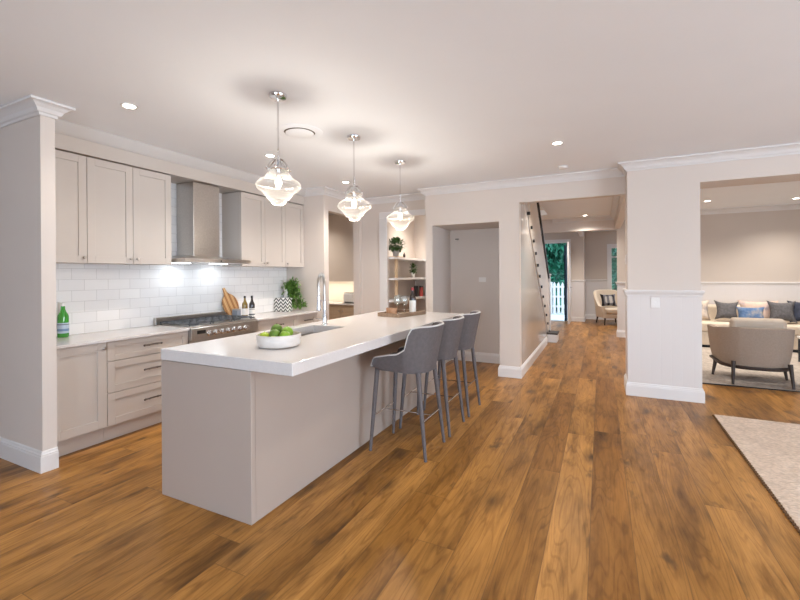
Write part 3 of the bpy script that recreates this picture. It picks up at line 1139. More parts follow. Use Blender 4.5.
# tap
t = thing('kitchen_tap', 'tall chrome spring neck tap beside the island sink', 'tap', (-2.33, 3.165, .935))
MB().lathe([(0, 0), (.030, 0), (.030, .008), (.022, .014), (.021, .09), (.017, .10), (.016, .22), (.0, .22)], 20).build('base', M_CHROME, t, smooth=True)
dx, dy = .08, -.99
arc = []
for q in range(21):
    a = PI * q / 20
    arc.append((dx * .05 * (1 - math.cos(a)), dy * .05 * (1 - math.cos(a)), .37 + .105 * math.sin(a)))
pts = [(0, 0, .20), (0, 0, .30)] + arc + [(dx * .10, dy * .10, .30), (dx * .10, dy * .10, .26)]
MB().tube(pts, .012, 10).build('spring_neck', M_STEEL, t, smooth=True)
hel = []
for q in range(46 * 8 + 1):
    f = q / (46 * 8) * (len(pts) - 1)
    i = min(int(f), len(pts) - 2)
    p = Vector(pts[i]).lerp(Vector(pts[i + 1]), f - i)
    tt = (Vector(pts[i + 1]) - Vector(pts[i])).normalized()
    u = Vector((-dy, dx, 0)).normalized()
    v = tt.cross(u)
    hel.append(p + (u * math.cos(2 * PI * q / 8) + v * math.sin(2 * PI * q / 8)) * .0150)
MB().tube(hel, .0024, 5).build('spring_coil', M_STEEL, t, smooth=True)
MB().lathe([(0, .0), (.020, 0), (.021, .03), (.016, .07), (.013, .13), (0, .13)], 16, (dx * .10, dy * .10, .14)).build('spray_head', M_CHROME, t, smooth=True)
MB().tube([(0, 0, .225), (dx * .05, dy * .05, .225), (dx * .10, dy * .10, .225)], .006, 8).build('docking_arm', M_CHROME, t)
MB().tube([(0, -.02, .05), (-.02, -.05, .055), (-.03, -.10, .07)], [.008, .006, .005], 8).build('lever', M_CHROME, t, smooth=True)

# ------------------------------------------------------------------ bar stools


def ushell(plan, ztop, zbot, flare, thick, tuck=.03, rows=9):
    """upholstered U-shaped shell. plan(s) -> (x, y, nx, ny); s in 0..1"""
    mb = MB()
    N = 48
    rings = []
    top = []
    for i in range(N + 1):
        s = i / N
        x, y, nx, ny = plan(s)
        zb, zt, fl = zbot(s), ztop(s), flare(s)
        ring = []
        for k in range(rows + 1):
            v = k / rows
            off = fl * v ** 1.5 - tuck * (1 - v) ** 3
            ring.append((x + nx * off, y + ny * off, zb + (zt - zb) * v))
        o1 = fl - thick * .5
        top.append((x + nx * (fl - thick * .22), y + ny * (fl - thick * .22), zt + thick * .10))
        ring.append((x + nx * (fl - thick * .5), y + ny * (fl - thick * .5), zt + thick * .12))
        for k in range(rows, -1, -1):
            v = k / rows
            off = fl * v ** 1.5 - tuck * (1 - v) ** 3 - thick
            ring.append((x + nx * off, y + ny * off, zb + (zt - zb) * v))
        rings.append(ring)
    mb.rings(rings)
    return mb, top


def plan_u(front, back, hw, rad):
    """U open towards -X: straight side, rounded back, straight side"""
    L1 = back - rad - front
    arc = PI / 2 * rad
    L2 = max(2 * (hw - rad), 0)
    tot = 2 * L1 + 2 * arc + L2

    def f(s):
        d = s * tot
        if d < L1:
            return front + d, -hw, 0, -1
        d -= L1
        if d < arc:
            a = -PI / 2 + d / rad
            return back - rad + rad * math.cos(a), -hw + rad + rad * math.sin(a), math.cos(a), math.sin(a)
        d -= arc
        if d < L2:
            return back, -hw + rad + d, 1, 0
        d -= L2
        if d < arc:
            a = d / rad
            return back - rad + rad * math.cos(a), hw - rad + rad * math.sin(a), math.cos(a), math.sin(a)
        d -= arc
        return back - rad - d, hw, 0, 1
    return f


def sm(a, b, x):
    t_ = min(1, max(0, (x - a) / (b - a)))
    return t_ * t_ * (3 - 2 * t_)


def make_stool(loc, label):
    t = thing('bar_stool', label, 'bar stool', loc, 0, 'grey bar stools at the island')
    pl = plan_u(-.205, .238, .228, .19)

    def zt(s):
        x = pl(s)[0]
        return .752 + .03 * sm(-.2, .02, x) + .155 * sm(.085, .13, x) + .05 * sm(.0, .12, x) + .012 * sm(.12, .18, x) - .07 * (1 - sm(-.205, -.165, x)) ** 2

    def zb(s):
        return .652 - .008 * sm(-.1, .18, pl(s)[0]) + .02 * (1 - sm(-.205, -.13, pl(s)[0]))

    def fl(s):
        return .010 + .045 * sm(.0, .16, pl(s)[0])
    mb, top = ushell(pl, zt, zb, fl, .042, .018)
    # underside
    bottom = [(pl(i / 48)[0] - pl(i / 48)[2] * .035, pl(i / 48)[1] - pl(i / 48)[3] * .035, zb(i / 48) + .004) for i in range(49)]
    cen = [(p[0], p[1], p[2] + .03) for p in bottom]
    mb.rings([bottom, cen])
    sh = mb.build('backrest', M_FABRIC, t, smooth=True, angle=60)
    x0, y0, z0 = top[0]
    x1, y1, z1 = top[-1]
    pts = top
    MB().tube(pts, .0075, 6).build('piping', M_PIPING, sh, smooth=True)
    w = MB()
    prof = []
    for q, (ins, z) in enumerate(((.006, .660), (0, .675), (0, .705), (.02, .722), (.06, .728))):
        ring = []
        for (px, py) in [(-.225, -.16), (-.225, -.08), (-.228, 0), (-.225, .08), (-.225, .16)]:
            ring.append((px + ins, py * (1 - ins * 2) * 1.04, z))
        for a in range(13):
            an = PI / 2 - PI * a / 12
            ring.append((.0 + (.135 - ins) * math.cos(an), (.160 - ins) * math.sin(an), z))
        prof.append(ring)
    w.rings(prof)
    w.build('seat', M_FABRIC, t, smooth=True, angle=60)
    for sx, sy in ((-1, -1), (-1, 1), (1, -1), (1, 1)):
        xt, yt = (-.185 if sx < 0 else .168), .168 * sy
        xb, yb = (-.235 if sx < 0 else .238), .202 * sy
        MB().tube([(xt, yt, .655), (xt * .5 + xb * .5, yt * .5 + yb * .5, .33), (xb, yb, .004)], [.020, .017, .012], 12).build('leg', M_FABRIC, t, smooth=True)
    zf = .285
    f = 1 - zf / .655
    w = MB()

    def at(sx, sy, f=f):
        xt, yt = (-.185 if sx < 0 else .168), .168 * sy
        xb, yb = (-.235 if sx < 0 else .238), .202 * sy
        return Vector((xt + (xb - xt) * f, yt + (yb - yt) * f, zf))
    for sx in (-1, 1):
        w.cyl(at(sx, -1), at(sx, 1), .0055, n=8)
    a_, b_ = (at(-1, -1) + at(-1, 1)) / 2, (at(1, -1) + at(1, 1)) / 2
    w.cyl(a_, b_, .005, n=8)
    w.build('footrest', M_CHROME, t, smooth=True)
    return t


s0 = make_stool((-1.418, 3.038, 0), 'grey piped bar stool nearest the camera, overlapping the island front')
dup(s0, (-1.412, 3.565, 0), 0, 'middle grey piped bar stool, between the two others at the island')
dup(s0, (-1.405, 4.115, 0), 0, 'farthest grey piped bar stool, nearest the fridge recess')

# ------------------------------------------------------------------ pendants


def make_pendant(loc, label):
    t = thing('pendant_lamp', label, 'pendant light', loc, 0, 'pendant lamps over the island')
    MB().lathe([(0, 0), (.062, 0), (.062, -.012), (.055, -.024), (.02, -.026), (.0, -.026)], 28).build('canopy', M_CHROME, t, smooth=True)
    MB().tube([(0, 0, -.026), (0, 0, -.37)], .0055, 8).build('rod', M_CHROME, t, smooth=True)
    w = MB()
    for q in range(5):
        z = -.375 - q * .017
        ring = []
        for k in range(10):
            a = 2 * PI * k / 10
            u, v = .006 * math.cos(a), .012 * math.sin(a)
            ring.append((u, 0, z + v) if q % 2 else (0, u, z + v))
        w.tube(ring, .0022, 5, closed=True)
    w.build('chain', M_CHROME, t, smooth=True)
    w = MB()
    w.lathe([(0, -.455), (.014, -.455), (.020, -.468), (.03, -.474), (.04, -.49), (.05, -.502), (.066, -.512), (.070, -.524), (.066, -.532), (0, -.532)], 28)
    for k in range(6):
        a = 2 * PI * k / 6
        c, s = math.cos(a), math.sin(a)
        w.tube([(c * .016, s * .016, -.452), (c * .04, s * .04, -.458), (c * .062, s * .062, -.482), (c * .076, s * .076, -.506), (c * .078, s * .078, -.53)], .005, 6)
        w.ball((c * .082, s * .082, -.518), .010, n=8)
    w.build('gallery', M_CHROME, t, smooth=True)
    prof = [(.070, -.530), (.073, -.545), (.078, -.560), (.092, -.576), (.118, -.594), (.140, -.608), (.151, -.622), (.153, -.638), (.146, -.654),
            (.132, -.668), (.116, -.678), (.104, -.684), (.098, -.690), (.092, -.702), (.080, -.720), (.062, -.738), (.048, -.750), (.042, -.762), (.030, -.770), (0, -.772)]
    w = MB()
    w.lathe(prof, 64)
    w.build('glass_shade', M_SHADE, t, smooth=True, angle=80)
    w = MB()
    w.lathe([(0, -.533), (.018, -.533), (.018, -.570), (0, -.572)], 16)
    w.build('lamp_holder', M_CHROME, t, smooth=True)
    MB().ball((0, 0, -.612), .022, (1, 1, 1.7), 14).build('bulb', M_BULB, t, smooth=True)
    l = bpy.data.lights.new('pendant_glow', 'POINT')
    l.energy = PEND_POWER
    l.color = (1.0, 0.90, 0.78)
    l.shadow_soft_size = .045
    lo = bpy.data.objects.new('pendant_glow', l)
    COL.objects.link(lo)
    lo.parent = t
    lo.location = (0, 0, -.68)
    return t


p0 = make_pendant((-2.015, 2.215, CZ), 'nearest and largest looking glass pendant lamp, above the fruit bowl')
dup(p0, (-2.01, 3.19, CZ), 0, 'middle glass pendant lamp, hanging above the tap')
dup(p0, (-2.0, 4.13, CZ), 0, 'farthest glass pendant lamp, hanging above the wooden tray')

# ------------------------------------------------------------------ ceiling fittings


def make_downlight(loc, label, power=None):
    t = thing('downlight', label, 'ceiling light', loc, 0, 'recessed ceiling downlights')
    MB().lathe([(.040, -.0005), (.056, -.0005), (.057, -.004), (.052, -.008), (.041, -.006)], 24).build('rim', M_PLASTIC, t, smooth=True)
    MB().lathe([(0, -.006), (.040, -.006), (.040, -.0005), (0, -.0005)], 24).build('lens', M_LAMP, t)
    l = bpy.data.lights.new('downlight_beam', 'SPOT')
    l.energy = power or DL_POWER
    l.color = WARM
    l.spot_size = R(134)
    l.spot_blend = 1.0
    l.shadow_soft_size = .05
    o_ = bpy.data.objects.new('downlight_beam', l)
    COL.objects.link(o_)
    o_.parent = t
    o_.location = (0, 0, -.02)
    return t


dl = make_downlight((-3.115, 1.862, CZ), 'ceiling downlight nearest the left wall, above the near end of the kitchen aisle', KITCHEN_POWER * .24)
dl = make_downlight((-3.106, 3.292, CZ), 'ceiling downlight half hidden behind the nearest pendant lamp', KITCHEN_POWER)
for loc, lab in (((-2.75, 6.7, CZ), 'added unseen ceiling downlight inside the pantry'),
                 ((-4.9, 5.9, CZ), 'added unseen ceiling downlight inside the scullery'),
                 ((-3.096, 4.70, CZ), 'ceiling downlight just left of the middle pendant lamp chain'),
                 ):
    dup(dl, loc, 0, lab)  # pantry and scullery lamps are added to brighten those dark rooms
dm = make_downlight((-.367, 4.24, CZ), 'ceiling downlight in the open middle of the living room ceiling')
for loc, lab in (((-.367, 1.6, CZ), 'added unseen ceiling downlight above the camera position'),
                 ((-.367, -1.2, CZ), 'added unseen ceiling downlight behind the camera'),
                 ((2.6, 3.6, CZ), 'added unseen ceiling downlight above the woven cream rug'),
                 ((2.6, .8, CZ), 'added unseen ceiling downlight at the right of the living room')):
    dup(dm, loc, 0, lab)  # these copies are added out of view to light the living room
df = make_downlight((-.293, 9.82, CZ), 'ceiling downlight in the hall before the bulkhead', FAR_POWER)
for loc, lab in (((-.40, 6.5, CZ), 'added ceiling downlight over the hall hidden by the header'),
                 ((3.02, 9.32, CZ), 'lounge ceiling downlight above the far sofa'),
                 ((1.7, 8.9, CZ), 'added lounge ceiling downlight hidden behind the pillar'),
                 ((2.0, 7.2, CZ), 'added lounge ceiling downlight hidden by the wide header'),
                 ((-1.5, 7.6, 4.30), 'added unseen downlight high in the stairwell'),
                 ((-.55, 11.6, CZ), 'added unseen ceiling downlight just inside the front door'),
                 ((.5, 12.2, CZ), 'added unseen ceiling downlight in the entry sitting corner')):
    dup(df, loc, 0, lab)  # all but the far sofa lamp are added to brighten these spaces
t = thing('ceiling_vent', 'round white air conditioning vent in the ceiling beside the nearest pendant', 'air vent', (-2.368, 2.873, CZ))
MB().lathe([(.135, -.0005), (.20, -.0005), (.20, -.004), (.165, -.012), (.135, -.010)], 40).build('flange', M_CEIL, t, smooth=True)
MB().lathe([(0, -.018), (.11, -.018), (.122, -.014), (.11, -.008), (0, -.008)], 40).build('disc', M_CEIL, t, smooth=True)
MB().lathe([(0, -.0008), (.135, -.0008), (.135, -.003), (0, -.003)], 40).build('throat', M_GAP, t)
t = MB().lathe([(0, -.028), (.035, -.028), (.05, -.018), (.054, -.0005), (0, -.0005)], 28).build('smoke_alarm', M_PLASTIC, loc=(-.39, 5.22, CZ), smooth=True)
tag(t, 'small round white smoke alarm on the ceiling above the hall opening', 'smoke alarm')

# ------------------------------------------------------------------ wall plates


def plate(name, label, cat, loc, rz, wd=.115, ht=.072, holes=2):
    t = thing(name, label, cat, loc, rz)
    MB().box(-wd / 2, -.008, -ht / 2, wd / 2, -.0005, ht / 2).build('face_plate', M_PLASTIC, t, bevel=.003)
    for i in range(holes):
        x = (i - (holes - 1) / 2) * wd * .45
        MB().box(x - .008, -.0125, -.012, x + .008, -.0085, .012).build('switch', M_PLASTIC, t, bevel=.002)
    return t


plate('power_outlet', 'white double power outlet on the back of the fridge recess', 'power outlet', (-1.687, 6.46, 1.31), 0)
plate('power_outlet', 'white power outlet on the panelled lower part of the pillar', 'power outlet', (.547, 5.394, 1.065), 0, .085, .115, 1)
plate('light_switch', 'white light switch on the hall side of the pillar', 'light switch', (.279, 5.62, 1.56), R(-90), .075, .115, 2)
t = thing('fridge_water_tap', 'small chrome water tap high on the fridge recess wall', 'tap', (-2.086, 6.46, 1.955))
MB().cyl((0, -.0005, 0), (0, -.05, 0), .011, n=12).build('spout', M_CHROME, t, smooth=True)
MB().box(-.03, -.06, .006, .03, -.04, .018).build('lever', M_BLACK, t)

# ------------------------------------------------------------------ things on the kitchen bench
G_GREEN = simple('green_bottle_glass', (0.045, 0.30, 0.035), 0.08, var=0.1, spec=0.8)
G_AMBER = simple('olive_bottle_glass', (0.20, 0.13, 0.02), 0.1, var=0.1, spec=0.8)
G_DARK = simple('dark_bottle_glass', (0.02, 0.013, 0.012), 0.1, var=0.1, spec=0.8)
M_LABEL = simple('paper_label', (0.74, 0.73, 0.70), 0.7)


def bottle(loc, label, R0, H, neck, glassm, capm, labm, band=None, cat='bottle', lz=(.12, .42), name='bottle'):
    t = thing(name, label, cat, loc)
    sh = H * .58
    MB().lathe([(0, 0.0005), (R0 * .9, .0005), (R0, .006), (R0, sh), (R0 * .93, sh + H * .06), (R0 * .55, sh + H * .16), (neck, sh + H * .24), (neck * .95, H * .95), (0, H * .95)], 24).build('glass_body', glassm, t, smooth=True)
    MB().lathe([(0, H * .90), (neck * 1.04, H * .90), (neck * 1.05, H), (0, H)], 16).build('cap', capm, t, smooth=True)
    lb = MB().lathe([(R0 * 1.012, H * lz[0]), (R0 * 1.012, H * lz[1])], 24).build('label', labm, t, smooth=True)
    if band:
        MB().lathe([(R0 * 1.02, H * (lz[0] + .06)), (R0 * 1.02, H * (lz[0] + .13))], 24).build('label_band', band, lb, smooth=True)
        MB().lathe([(R0 * 1.02, H * (lz[1] - .06)), (R0 * 1.02, H * (lz[1] - .035))], 24).build('label_lettering', M_IRON, lb)
    return t


bottle((-4.22, 1.945, BT), 'green sparkling water bottle with pale blue label by the left wall', .041, .30, .0155, G_GREEN,
       simple('white_cap', (0.75, 0.76, 0.78), 0.4), simple('pale_blue_label', (0.45, 0.55, 0.66), 0.6), simple('blue_band', (0.16, 0.26, 0.42), 0.6))
bottle((-4.02, 3.80, BT), 'olive oil bottle with black cap right of the cooker', .034, .27, .013, G_AMBER, M_BLACK, M_LABEL, None)
bottle((-3.90, 3.80, BT), 'dark brown bottle with white label right of the oil bottle', .034, .275, .013, G_DARK, M_BLACK, M_LABEL, M_IRON, lz=(.06, .44))
t = thing('spice_tin', 'small blue grey tin in front of the chopping board', 'tin', (-4.10, 3.74, BT))
MB().box(-.045, -.03, 0.0005, .045, .03, .095).build('body', simple('blue_grey_tin', (0.24, 0.26, 0.30), 0.45), t, bevel=.005)
MB().box(-.046, -.031, .0955, .046, .031, .11).build('lid', M_NICKEL, t, bevel=.004)
# paddle board leaning on the tiles
pts = []
for q in range(33):
    a = R(112) + (2 * PI - R(44)) * q / 32
    pts.append((.135 * math.cos(a), .175 + .172 * math.sin(a)))
pts += [(.026, .37), (.020, .41), (.017, .445), (-.017, .445), (-.020, .41), (-.026, .37)]
w = MB().prism(pts, 'y', -.009, .009)
o = w.build('chopping_board', board_mat(), bevel=.003)
o.matrix_world = (Matrix.Translation((-4.225, 3.835, BT + .006)) @ Matrix.Rotation(R(-9), 4, 'Y') @ Matrix.Rotation(R(90), 4, 'Z')
                  @ Matrix.Rotation(R(-20), 4, 'Y') @ Matrix.Scale(.88, 4))
tag(o, 'round striped timber paddle chopping board leaning on the tiles', 'chopping board')
t = thing('storage_box', 'black and white geometric patterned box on the bench', 'box', (-4.165, 4.65, BT))
MB().box(-.125, -.05, .0005, .125, .05, .195).build('body', chevron_mat(), t, bevel=.004)
M_LEAF2 = leaf_mat('fern_leaf', (0.06, 0.15, 0.02), (0.22, 0.40, 0.08), 9)
t = thing('hanging_plant', 'trailing green plant in a tall white vase at the bench end', 'plant', (-4.19, 4.80, BT))
MB().lathe([(0, .0005), (.06, .0005), (.066, .02), (.066, .30), (.068, .325), (.058, .325), (.056, .29), (0, .29)], 24).build('pot', M_WHITE, t, smooth=True)
rg = random.Random(11)
w = MB()
for k in range(46):
    a = rg.uniform(-.5, .6) if k > 10 else rg.uniform(-2, 2)
    out = rg.uniform(.08, .30)
    drop = rg.choice([.05, .15, .28, .38, .42]) * rg.uniform(.7, 1)
    P0 = Vector((0, -.02, .31))
    dirv = Vector((math.cos(a) * 1.0, math.sin(a) * .12 - .25, 0))
    strand = []
    for q in range(9):
        f = q / 8
        z = .31 + .14 * math.sin(min(1, f * 2.2) * PI / 2) * rg.uniform(.6, 1.05) - drop * f * f * 1.15
        p = P0 + dirv * out * (1 - (1 - f) ** 2)
        p.z = max(z, .075)
        p.y = max(min(p.y, .06), -.06)
        p.x = max(p.x, -.07)
        strand.append(p)
    for p in strand[1:]:
        for r_ in range(4):
            w.leaf(p + Vector((rg.uniform(-.02, .02), rg.uniform(-.02, .02), rg.uniform(-.01, .02))),
                   (rg.uniform(-1, 1), rg.uniform(-.6, .2), rg.uniform(-.9, .5)), (0, 0, 1), rg.uniform(.045, .07), .026)
w.build('foliage', M_LEAF2, t)
w = MB()
for k in range(120):
    p = Vector((.27 + rg.uniform(-.09, .08), -.03 + rg.uniform(-.03, .03), .055 + abs(rg.gauss(0, .045))))
    if p.z > .13:
        p.z = .1
    w.leaf(p, (rg.uniform(-.5, 1), rg.uniform(-1, .3), rg.uniform(0, .8)), (0, 0, 1), rg.uniform(.03, .05), .022)
w.build('trailing_sprig', M_LEAF2, t)

# ------------------------------------------------------------------ things on the island
t = thing('fruit_bowl', 'low off white ridged ceramic bowl near the front of the island', 'bowl', (-1.908, 2.09, .935))
MB().lathe([(0, .0005), (.112, .0005), (.132, .008), (.141, .04), (.1395, .052), (.142, .054), (.143, .074), (.140, .082), (.134, .082), (.132, .074), (.128, .03), (.10, .016), (0, .014)], 48).build('ceramic_body', M_BOWL, t, smooth=True)
M_LIME = simple('lime_skin', (0.20, 0.36, 0.025), 0.35, var=0.2, scale=18, bmp=0.2, bscale=120)
M_LIME2 = simple('yellow_lime_skin', (0.42, 0.56, 0.04), 0.35, var=0.2, scale=18, bmp=0.2, bscale=120)
M_DLIME = simple('dark_lime_skin', (0.10, 0.19, 0.015), 0.4, var=0.25, scale=18, bmp=0.3, bscale=120)
for (x, y, z, r, m_, lab) in ((-.075, -.050, .058, .038, M_LIME2, 'pale yellow green lime at the left front of the bowl'),
                             (.002, -.040, .078, .039, M_DLIME, 'olive green lime in the middle front of the bowl'),
                             (-.050, .035, .098, .042, M_DLIME, 'dark green lime on top at the back left of the bowl'),
                             (.040, .035, .088, .040, M_LIME, 'green lime just right of the topmost dark lime'),
                             (.078, -.030, .072, .038, M_LIME, 'bright green lime at the right of the bowl'),
                             (.040, -.095, .052, .031, M_LIME2, 'small yellow green lime low at the front of the bowl')):
    t = thing('lime', lab, 'fruit', (-1.908 + x, 2.09 + y, .933 + z), rg.uniform(0, 3), 'limes in the bowl')
    MB().lathe([(0, -r * .98), (r * .4, -r * .92), (r * .8, -r * .6), (r, 0), (r * .82, r * .6), (r * .42, r * .93), (r * .12, r * 1.03), (0, r * 1.05)], 20).build('skin', m_, t, smooth=True)
    MB().lathe([(0, r * 1.02), (.005, r * 1.02), (.004, r * 1.10), (0, r * 1.10)], 8).build('stem_end', M_SOIL, t)

TR = Matrix.Translation((-2.045, 4.25, .935)) @ Matrix.Scale(.80, 4) @ Matrix.Rotation(R(-13), 4, 'Z')


def ontray(x, y):
    v = TR @ Vector((x, y, 0))
    return (v.x, v.y, .9475)


t = thing('serving_tray', 'rectangular weathered timber serving tray at the far end of the island', 'tray', (-2.045, 4.25, .935), R(-13))
MB().box(-.142, -.242, .0005, .142, .242, .012).build('base', M_TRAY, t)
w = MB()
w.box(-.152, -.252, .0005, -.142, .252, .042)
w.box(.142, -.252, .0005, .152, .252, .042)
w.box(-.142, -.252, .0005, .142, -.242, .042)
w.box(-.142, .242, .0005, .142, .252, .042)
w.build('rim', M_TRAY, t, bevel=.002)
M_COPPER = wood_mat('turned_timber', (0.42, 0.22, 0.12), (0.60, 0.36, 0.22), (20, 20, 8), 0.4)
for (x, y, lab) in ((-.125, -.13, 'small brown timber tumbler at the left on the tray'), (.01, -.20, 'small brown timber tumbler at the front of the tray')):
    t = thing('tumbler', lab, 'cup', ontray(x, y))
    MB().lathe([(0, .0005), (.034, .0005), (.038, .01), (.040, .075), (.037, .075), (.035, .012), (0, .01)], 20).build('cup_body', M_COPPER, t, smooth=True)


def wineglass(x, y, lab):
    t = thing('wine_glass', lab, 'glass', ontray(x, y), 0, 'wine glasses on the tray')
    MB().lathe([(0, .0005), (.036, .0005), (.036, .003), (.006, .008), (.0045, .02), (.0045, .095), (.010, .103)], 24).build('stem', M_GLASS, t, smooth=True)
    MB().lathe([(.004, .100), (.022, .108), (.036, .13), (.041, .155), (.038, .185), (.032, .215), (.0312, .215), (.037, .185), (.0398, .155), (.035, .131), (.021, .110), (.004, .102)], 24).build('glass_bowl', M_GLASS, t, smooth=True)


wineglass(-.085, .02, 'clear stemmed wine glass at the left behind the tumblers')
wineglass(-.02, -.085, 'clear stemmed wine glass in front, left of the wine bottle')
wineglass(.075, -.04, 'clear stemmed wine glass closest to the wine bottle')
bottle(ontray(.10, .12), 'dark wine bottle with red capsule and white label on the tray', .038, .30, .0145, G_DARK,
       simple('red_capsule', (0.33, 0.03, 0.03), 0.4), M_LABEL, None, lz=(.08, .52), name='wine_bottle')

# ------------------------------------------------------------------ scullery seen through the opening
t = thing('scullery_cabinet', 'timber look base cabinet in the scullery behind the tap', 'cabinet', (-4.6, 6.55, 0))
M_SCUL = wood_mat('scullery_timber', (0.40, 0.30, 0.20), (0.48, 0.37, 0.26), (3, 30, 30), 0.45)
MB().box(-1.3, -.24, .12, .878, .285, .85).build('carcass', M_SCUL, t)
MB().box(-1.3, -.19, .001, .878, .285, .119).build('kickboard', M_SCUL, t)
for i in range(4):
    x0 = -1.28 + i * .539
    d = MB().box(x0 + .003, -.262, .14, x0 + .536, -.241, .80).build('door', M_SCUL, t, bevel=.002)
    kx = x0 + (.50 if i % 2 == 0 else .04)
    MB().cyl((kx, -.262, .74), (kx, -.285, .74), .010, n=10).build('knob', M_NICKEL, d, smooth=True)
w = MB().box(-6.0, 6.28, .852, -3.722, 6.836, BT)
tag(w.build('benchtop', M_STONE, bevel=.003), 'pale stone benchtop in the scullery under the glowing strip light', 'benchtop')
t = thing('scullery_wall_cabinet', 'plain taupe overhead cabinet in the scullery above the strip light', 'cabinet', (-4.6, 6.70, 1.30))
MB().box(-1.3, -.14, .0, .878, .148, 1.26).build('carcass', M_DARKWALL, t)
MB().box(-1.3, -.155, -.02, .878, -.141, 1.26).build('door', M_DARKWALL, t)
t = thing('strip_light', 'glowing warm strip light under the scullery overhead cabinet', 'light', (-4.6, 6.70, 1.29))
MB().box(-1.2, -.10, -.008, .86, -.06, .009).build('diffuser', M_LEDW, t)
l = area('strip_glow', (0, 0, 0), (0, 0, 0), 2.0, .06, 3.2, (1.0, 0.86, 0.68), 170)
l.parent = t
l.location = (-.15, -.08, -.012)
t = thing('toaster', 'silver two slice toaster on the scullery bench', 'toaster', (-4.20, 6.50, BT))
MB().box(-.11, -.08, .012, .11, .08, .185).build('body', simple('silver_enamel', (0.62, 0.61, 0.60), 0.3), t, bevel=.03, seg=3, smooth=True)
MB().box(-.10, -.055, .1855, .10, .055, .195).build('slot_top', M_BLACK, t, bevel=.004)
MB().box(-.115, -.085, .0005, .115, .085, .012).build('base', M_BLACK, t)
MB().box(-.13, -.012, .09, -.111, .012, .11).build('lever', M_BLACK, t)

# ------------------------------------------------------------------ pantry shelves


def pshelf(z, label):
    mb = MB()
    mb.prism([(-3.299, 5.992), (-3.0, 5.992), (-3.0, 7.15), (-2.331, 7.15), (-2.331, 7.449), (-3.299, 7.449)], 'z', z - .035, z)
    tag(mb.build('pantry_shelf', M_TRIM), label, 'shelf', 'L shaped pantry shelves')


pshelf(1.69, 'top white pantry shelf carrying the bushy potted plant')
pshelf(1.345, 'second white pantry shelf carrying the slim vase')
pshelf(.985, 'lowest white pantry shelf carrying the boards and coffee machine')
w = MB().box(-3.06, 6.085, .986, -3.01, 6.105, 1.309)
tag(w.build('shelf_divider', M_LTWOOD), 'pale timber upright between the two lower pantry shelves', 'shelf divider')
w = MB().box(-3.06, 6.085, 1.346, -3.01, 6.105, 1.654)
tag(w.build('shelf_divider', M_LTWOOD), 'pale timber upright under the top pantry shelf', 'shelf divider')
M_LEAF3 = leaf_mat('bushy_leaf', (0.03, 0.08, 0.018), (0.10, 0.19, 0.05), 14)


def potplant(loc, label, pr, ph, fr, fz, n, L, potm, seed, cat='plant', squash=.8):
    rg_ = random.Random(seed)
    t = thing('potted_plant', label, cat, loc)
    MB().lathe([(0, .0005), (pr * .75, .0005), (pr, ph), (pr * .88, ph), (pr * .85, ph * .85), (0, ph * .85)], 20).build('pot', potm, t, smooth=True)
    mb = MB()
    for i in range(n):
        v = Vector((rg_.gauss(0, 1), rg_.gauss(0, 1), rg_.gauss(0, 1))).normalized()
        p = Vector((0, 0, fz)) + Vector((v.x * fr, v.y * fr, v.z * fr * squash)) * rg_.uniform(.4, 1)
        mb.leaf(p, v + Vector((rg_.uniform(-.6, .6), rg_.uniform(-.6, .6), rg_.uniform(-.4, .4))), (0, 0, 1), L, L * .6)
    mb.build('foliage', M_LEAF3, t)
    return t


potplant((-3.09, 6.20, 1.7045), 'bushy green plant in a grey pot on the top pantry shelf', .065, .11, .135, .20, 560, .055, simple('grey_pot', (0.40, 0.38, 0.37), 0.7), 4, squash=.75)
potplant((-3.07, 6.86, 1.3455), 'slim green plant in a white vase on the second pantry shelf', .04, .09, .05, .16, 90, .06, M_WHITE, 9, squash=1.5)
w = MB().box(-.075, -.12, .0005, .075, .12, .0135)
tag(w.build('plant_tray', M_LTWOOD, loc=(-3.085, 6.20, 1.6905), bevel=.003), 'honey coloured timber tray under the bushy plant on the top pantry shelf', 'tray')
t = MB().lathe([(0, .0005), (.02, .0005), (.022, .05), (.008, .07), (.008, .09), (0, .09)], 14).build('jar', M_DKWOOD, loc=(-3.05, 6.44, 1.6905), smooth=True)
tag(t, 'tiny dark bottle right of the plant on the top pantry shelf', 'bottle')
t = MB().lathe([(0, .0005), (.05, .0005), (.085, .05), (.082, .05), (.05, .008), (0, .006)], 24).build('serving_bowl', M_WHITE, loc=(-2.80, 7.28, 1.3455), smooth=True)
tag(t, 'white bowl at the back of the second pantry shelf', 'bowl')
w = MB().box(-.075, -.01, 0, .075, .01, .25)
o = w.build('chopping_board', M_LTWOOD, bevel=.008, loc=(-2.90, 7.33, .986))
o.rotation_euler = (R(-10), 0, 0)
tag(o, 'pale timber board standing on the lowest pantry shelf', 'chopping board')
for i, (x, y, c_, lab) in enumerate(((-3.06, 7.20, (0.40, 0.05, 0.04), 'red canister left of the pale board on the lowest pantry shelf'),
                                     (-3.13, 7.12, (0.03, 0.025, 0.025), 'dark canister at the corner of the lowest pantry shelf'))):
    t = thing('canister', lab, 'canister', (x, y, .9855))
    MB().lathe([(0, .0005), (.035, .0005), (.036, .17), (0, .17)], 20).build('body', simple('canister_%s' % ('red' if i == 0 else 'dark'), c_, 0.4), t, smooth=True)
    MB().lathe([(0, .171), (.037, .171), (.037, .195), (0, .197)], 20).build('lid', M_BLACK, t, smooth=True)
t = thing('coffee_machine', 'small black and silver coffee machine on the lowest pantry shelf', 'coffee machine', (-2.66, 7.30, .986))
MB().box(-.08, -.07, .0005, .08, .09, .03).build('base', M_BLACK, t, bevel=.004)
MB().box(-.08, .02, .0305, .08, .09, .22).build('body', M_STEEL, t, bevel=.006)
MB().box(-.08, -.07, .15, .08, .0195, .22).build('head', M_BLACK, t, bevel=.006)

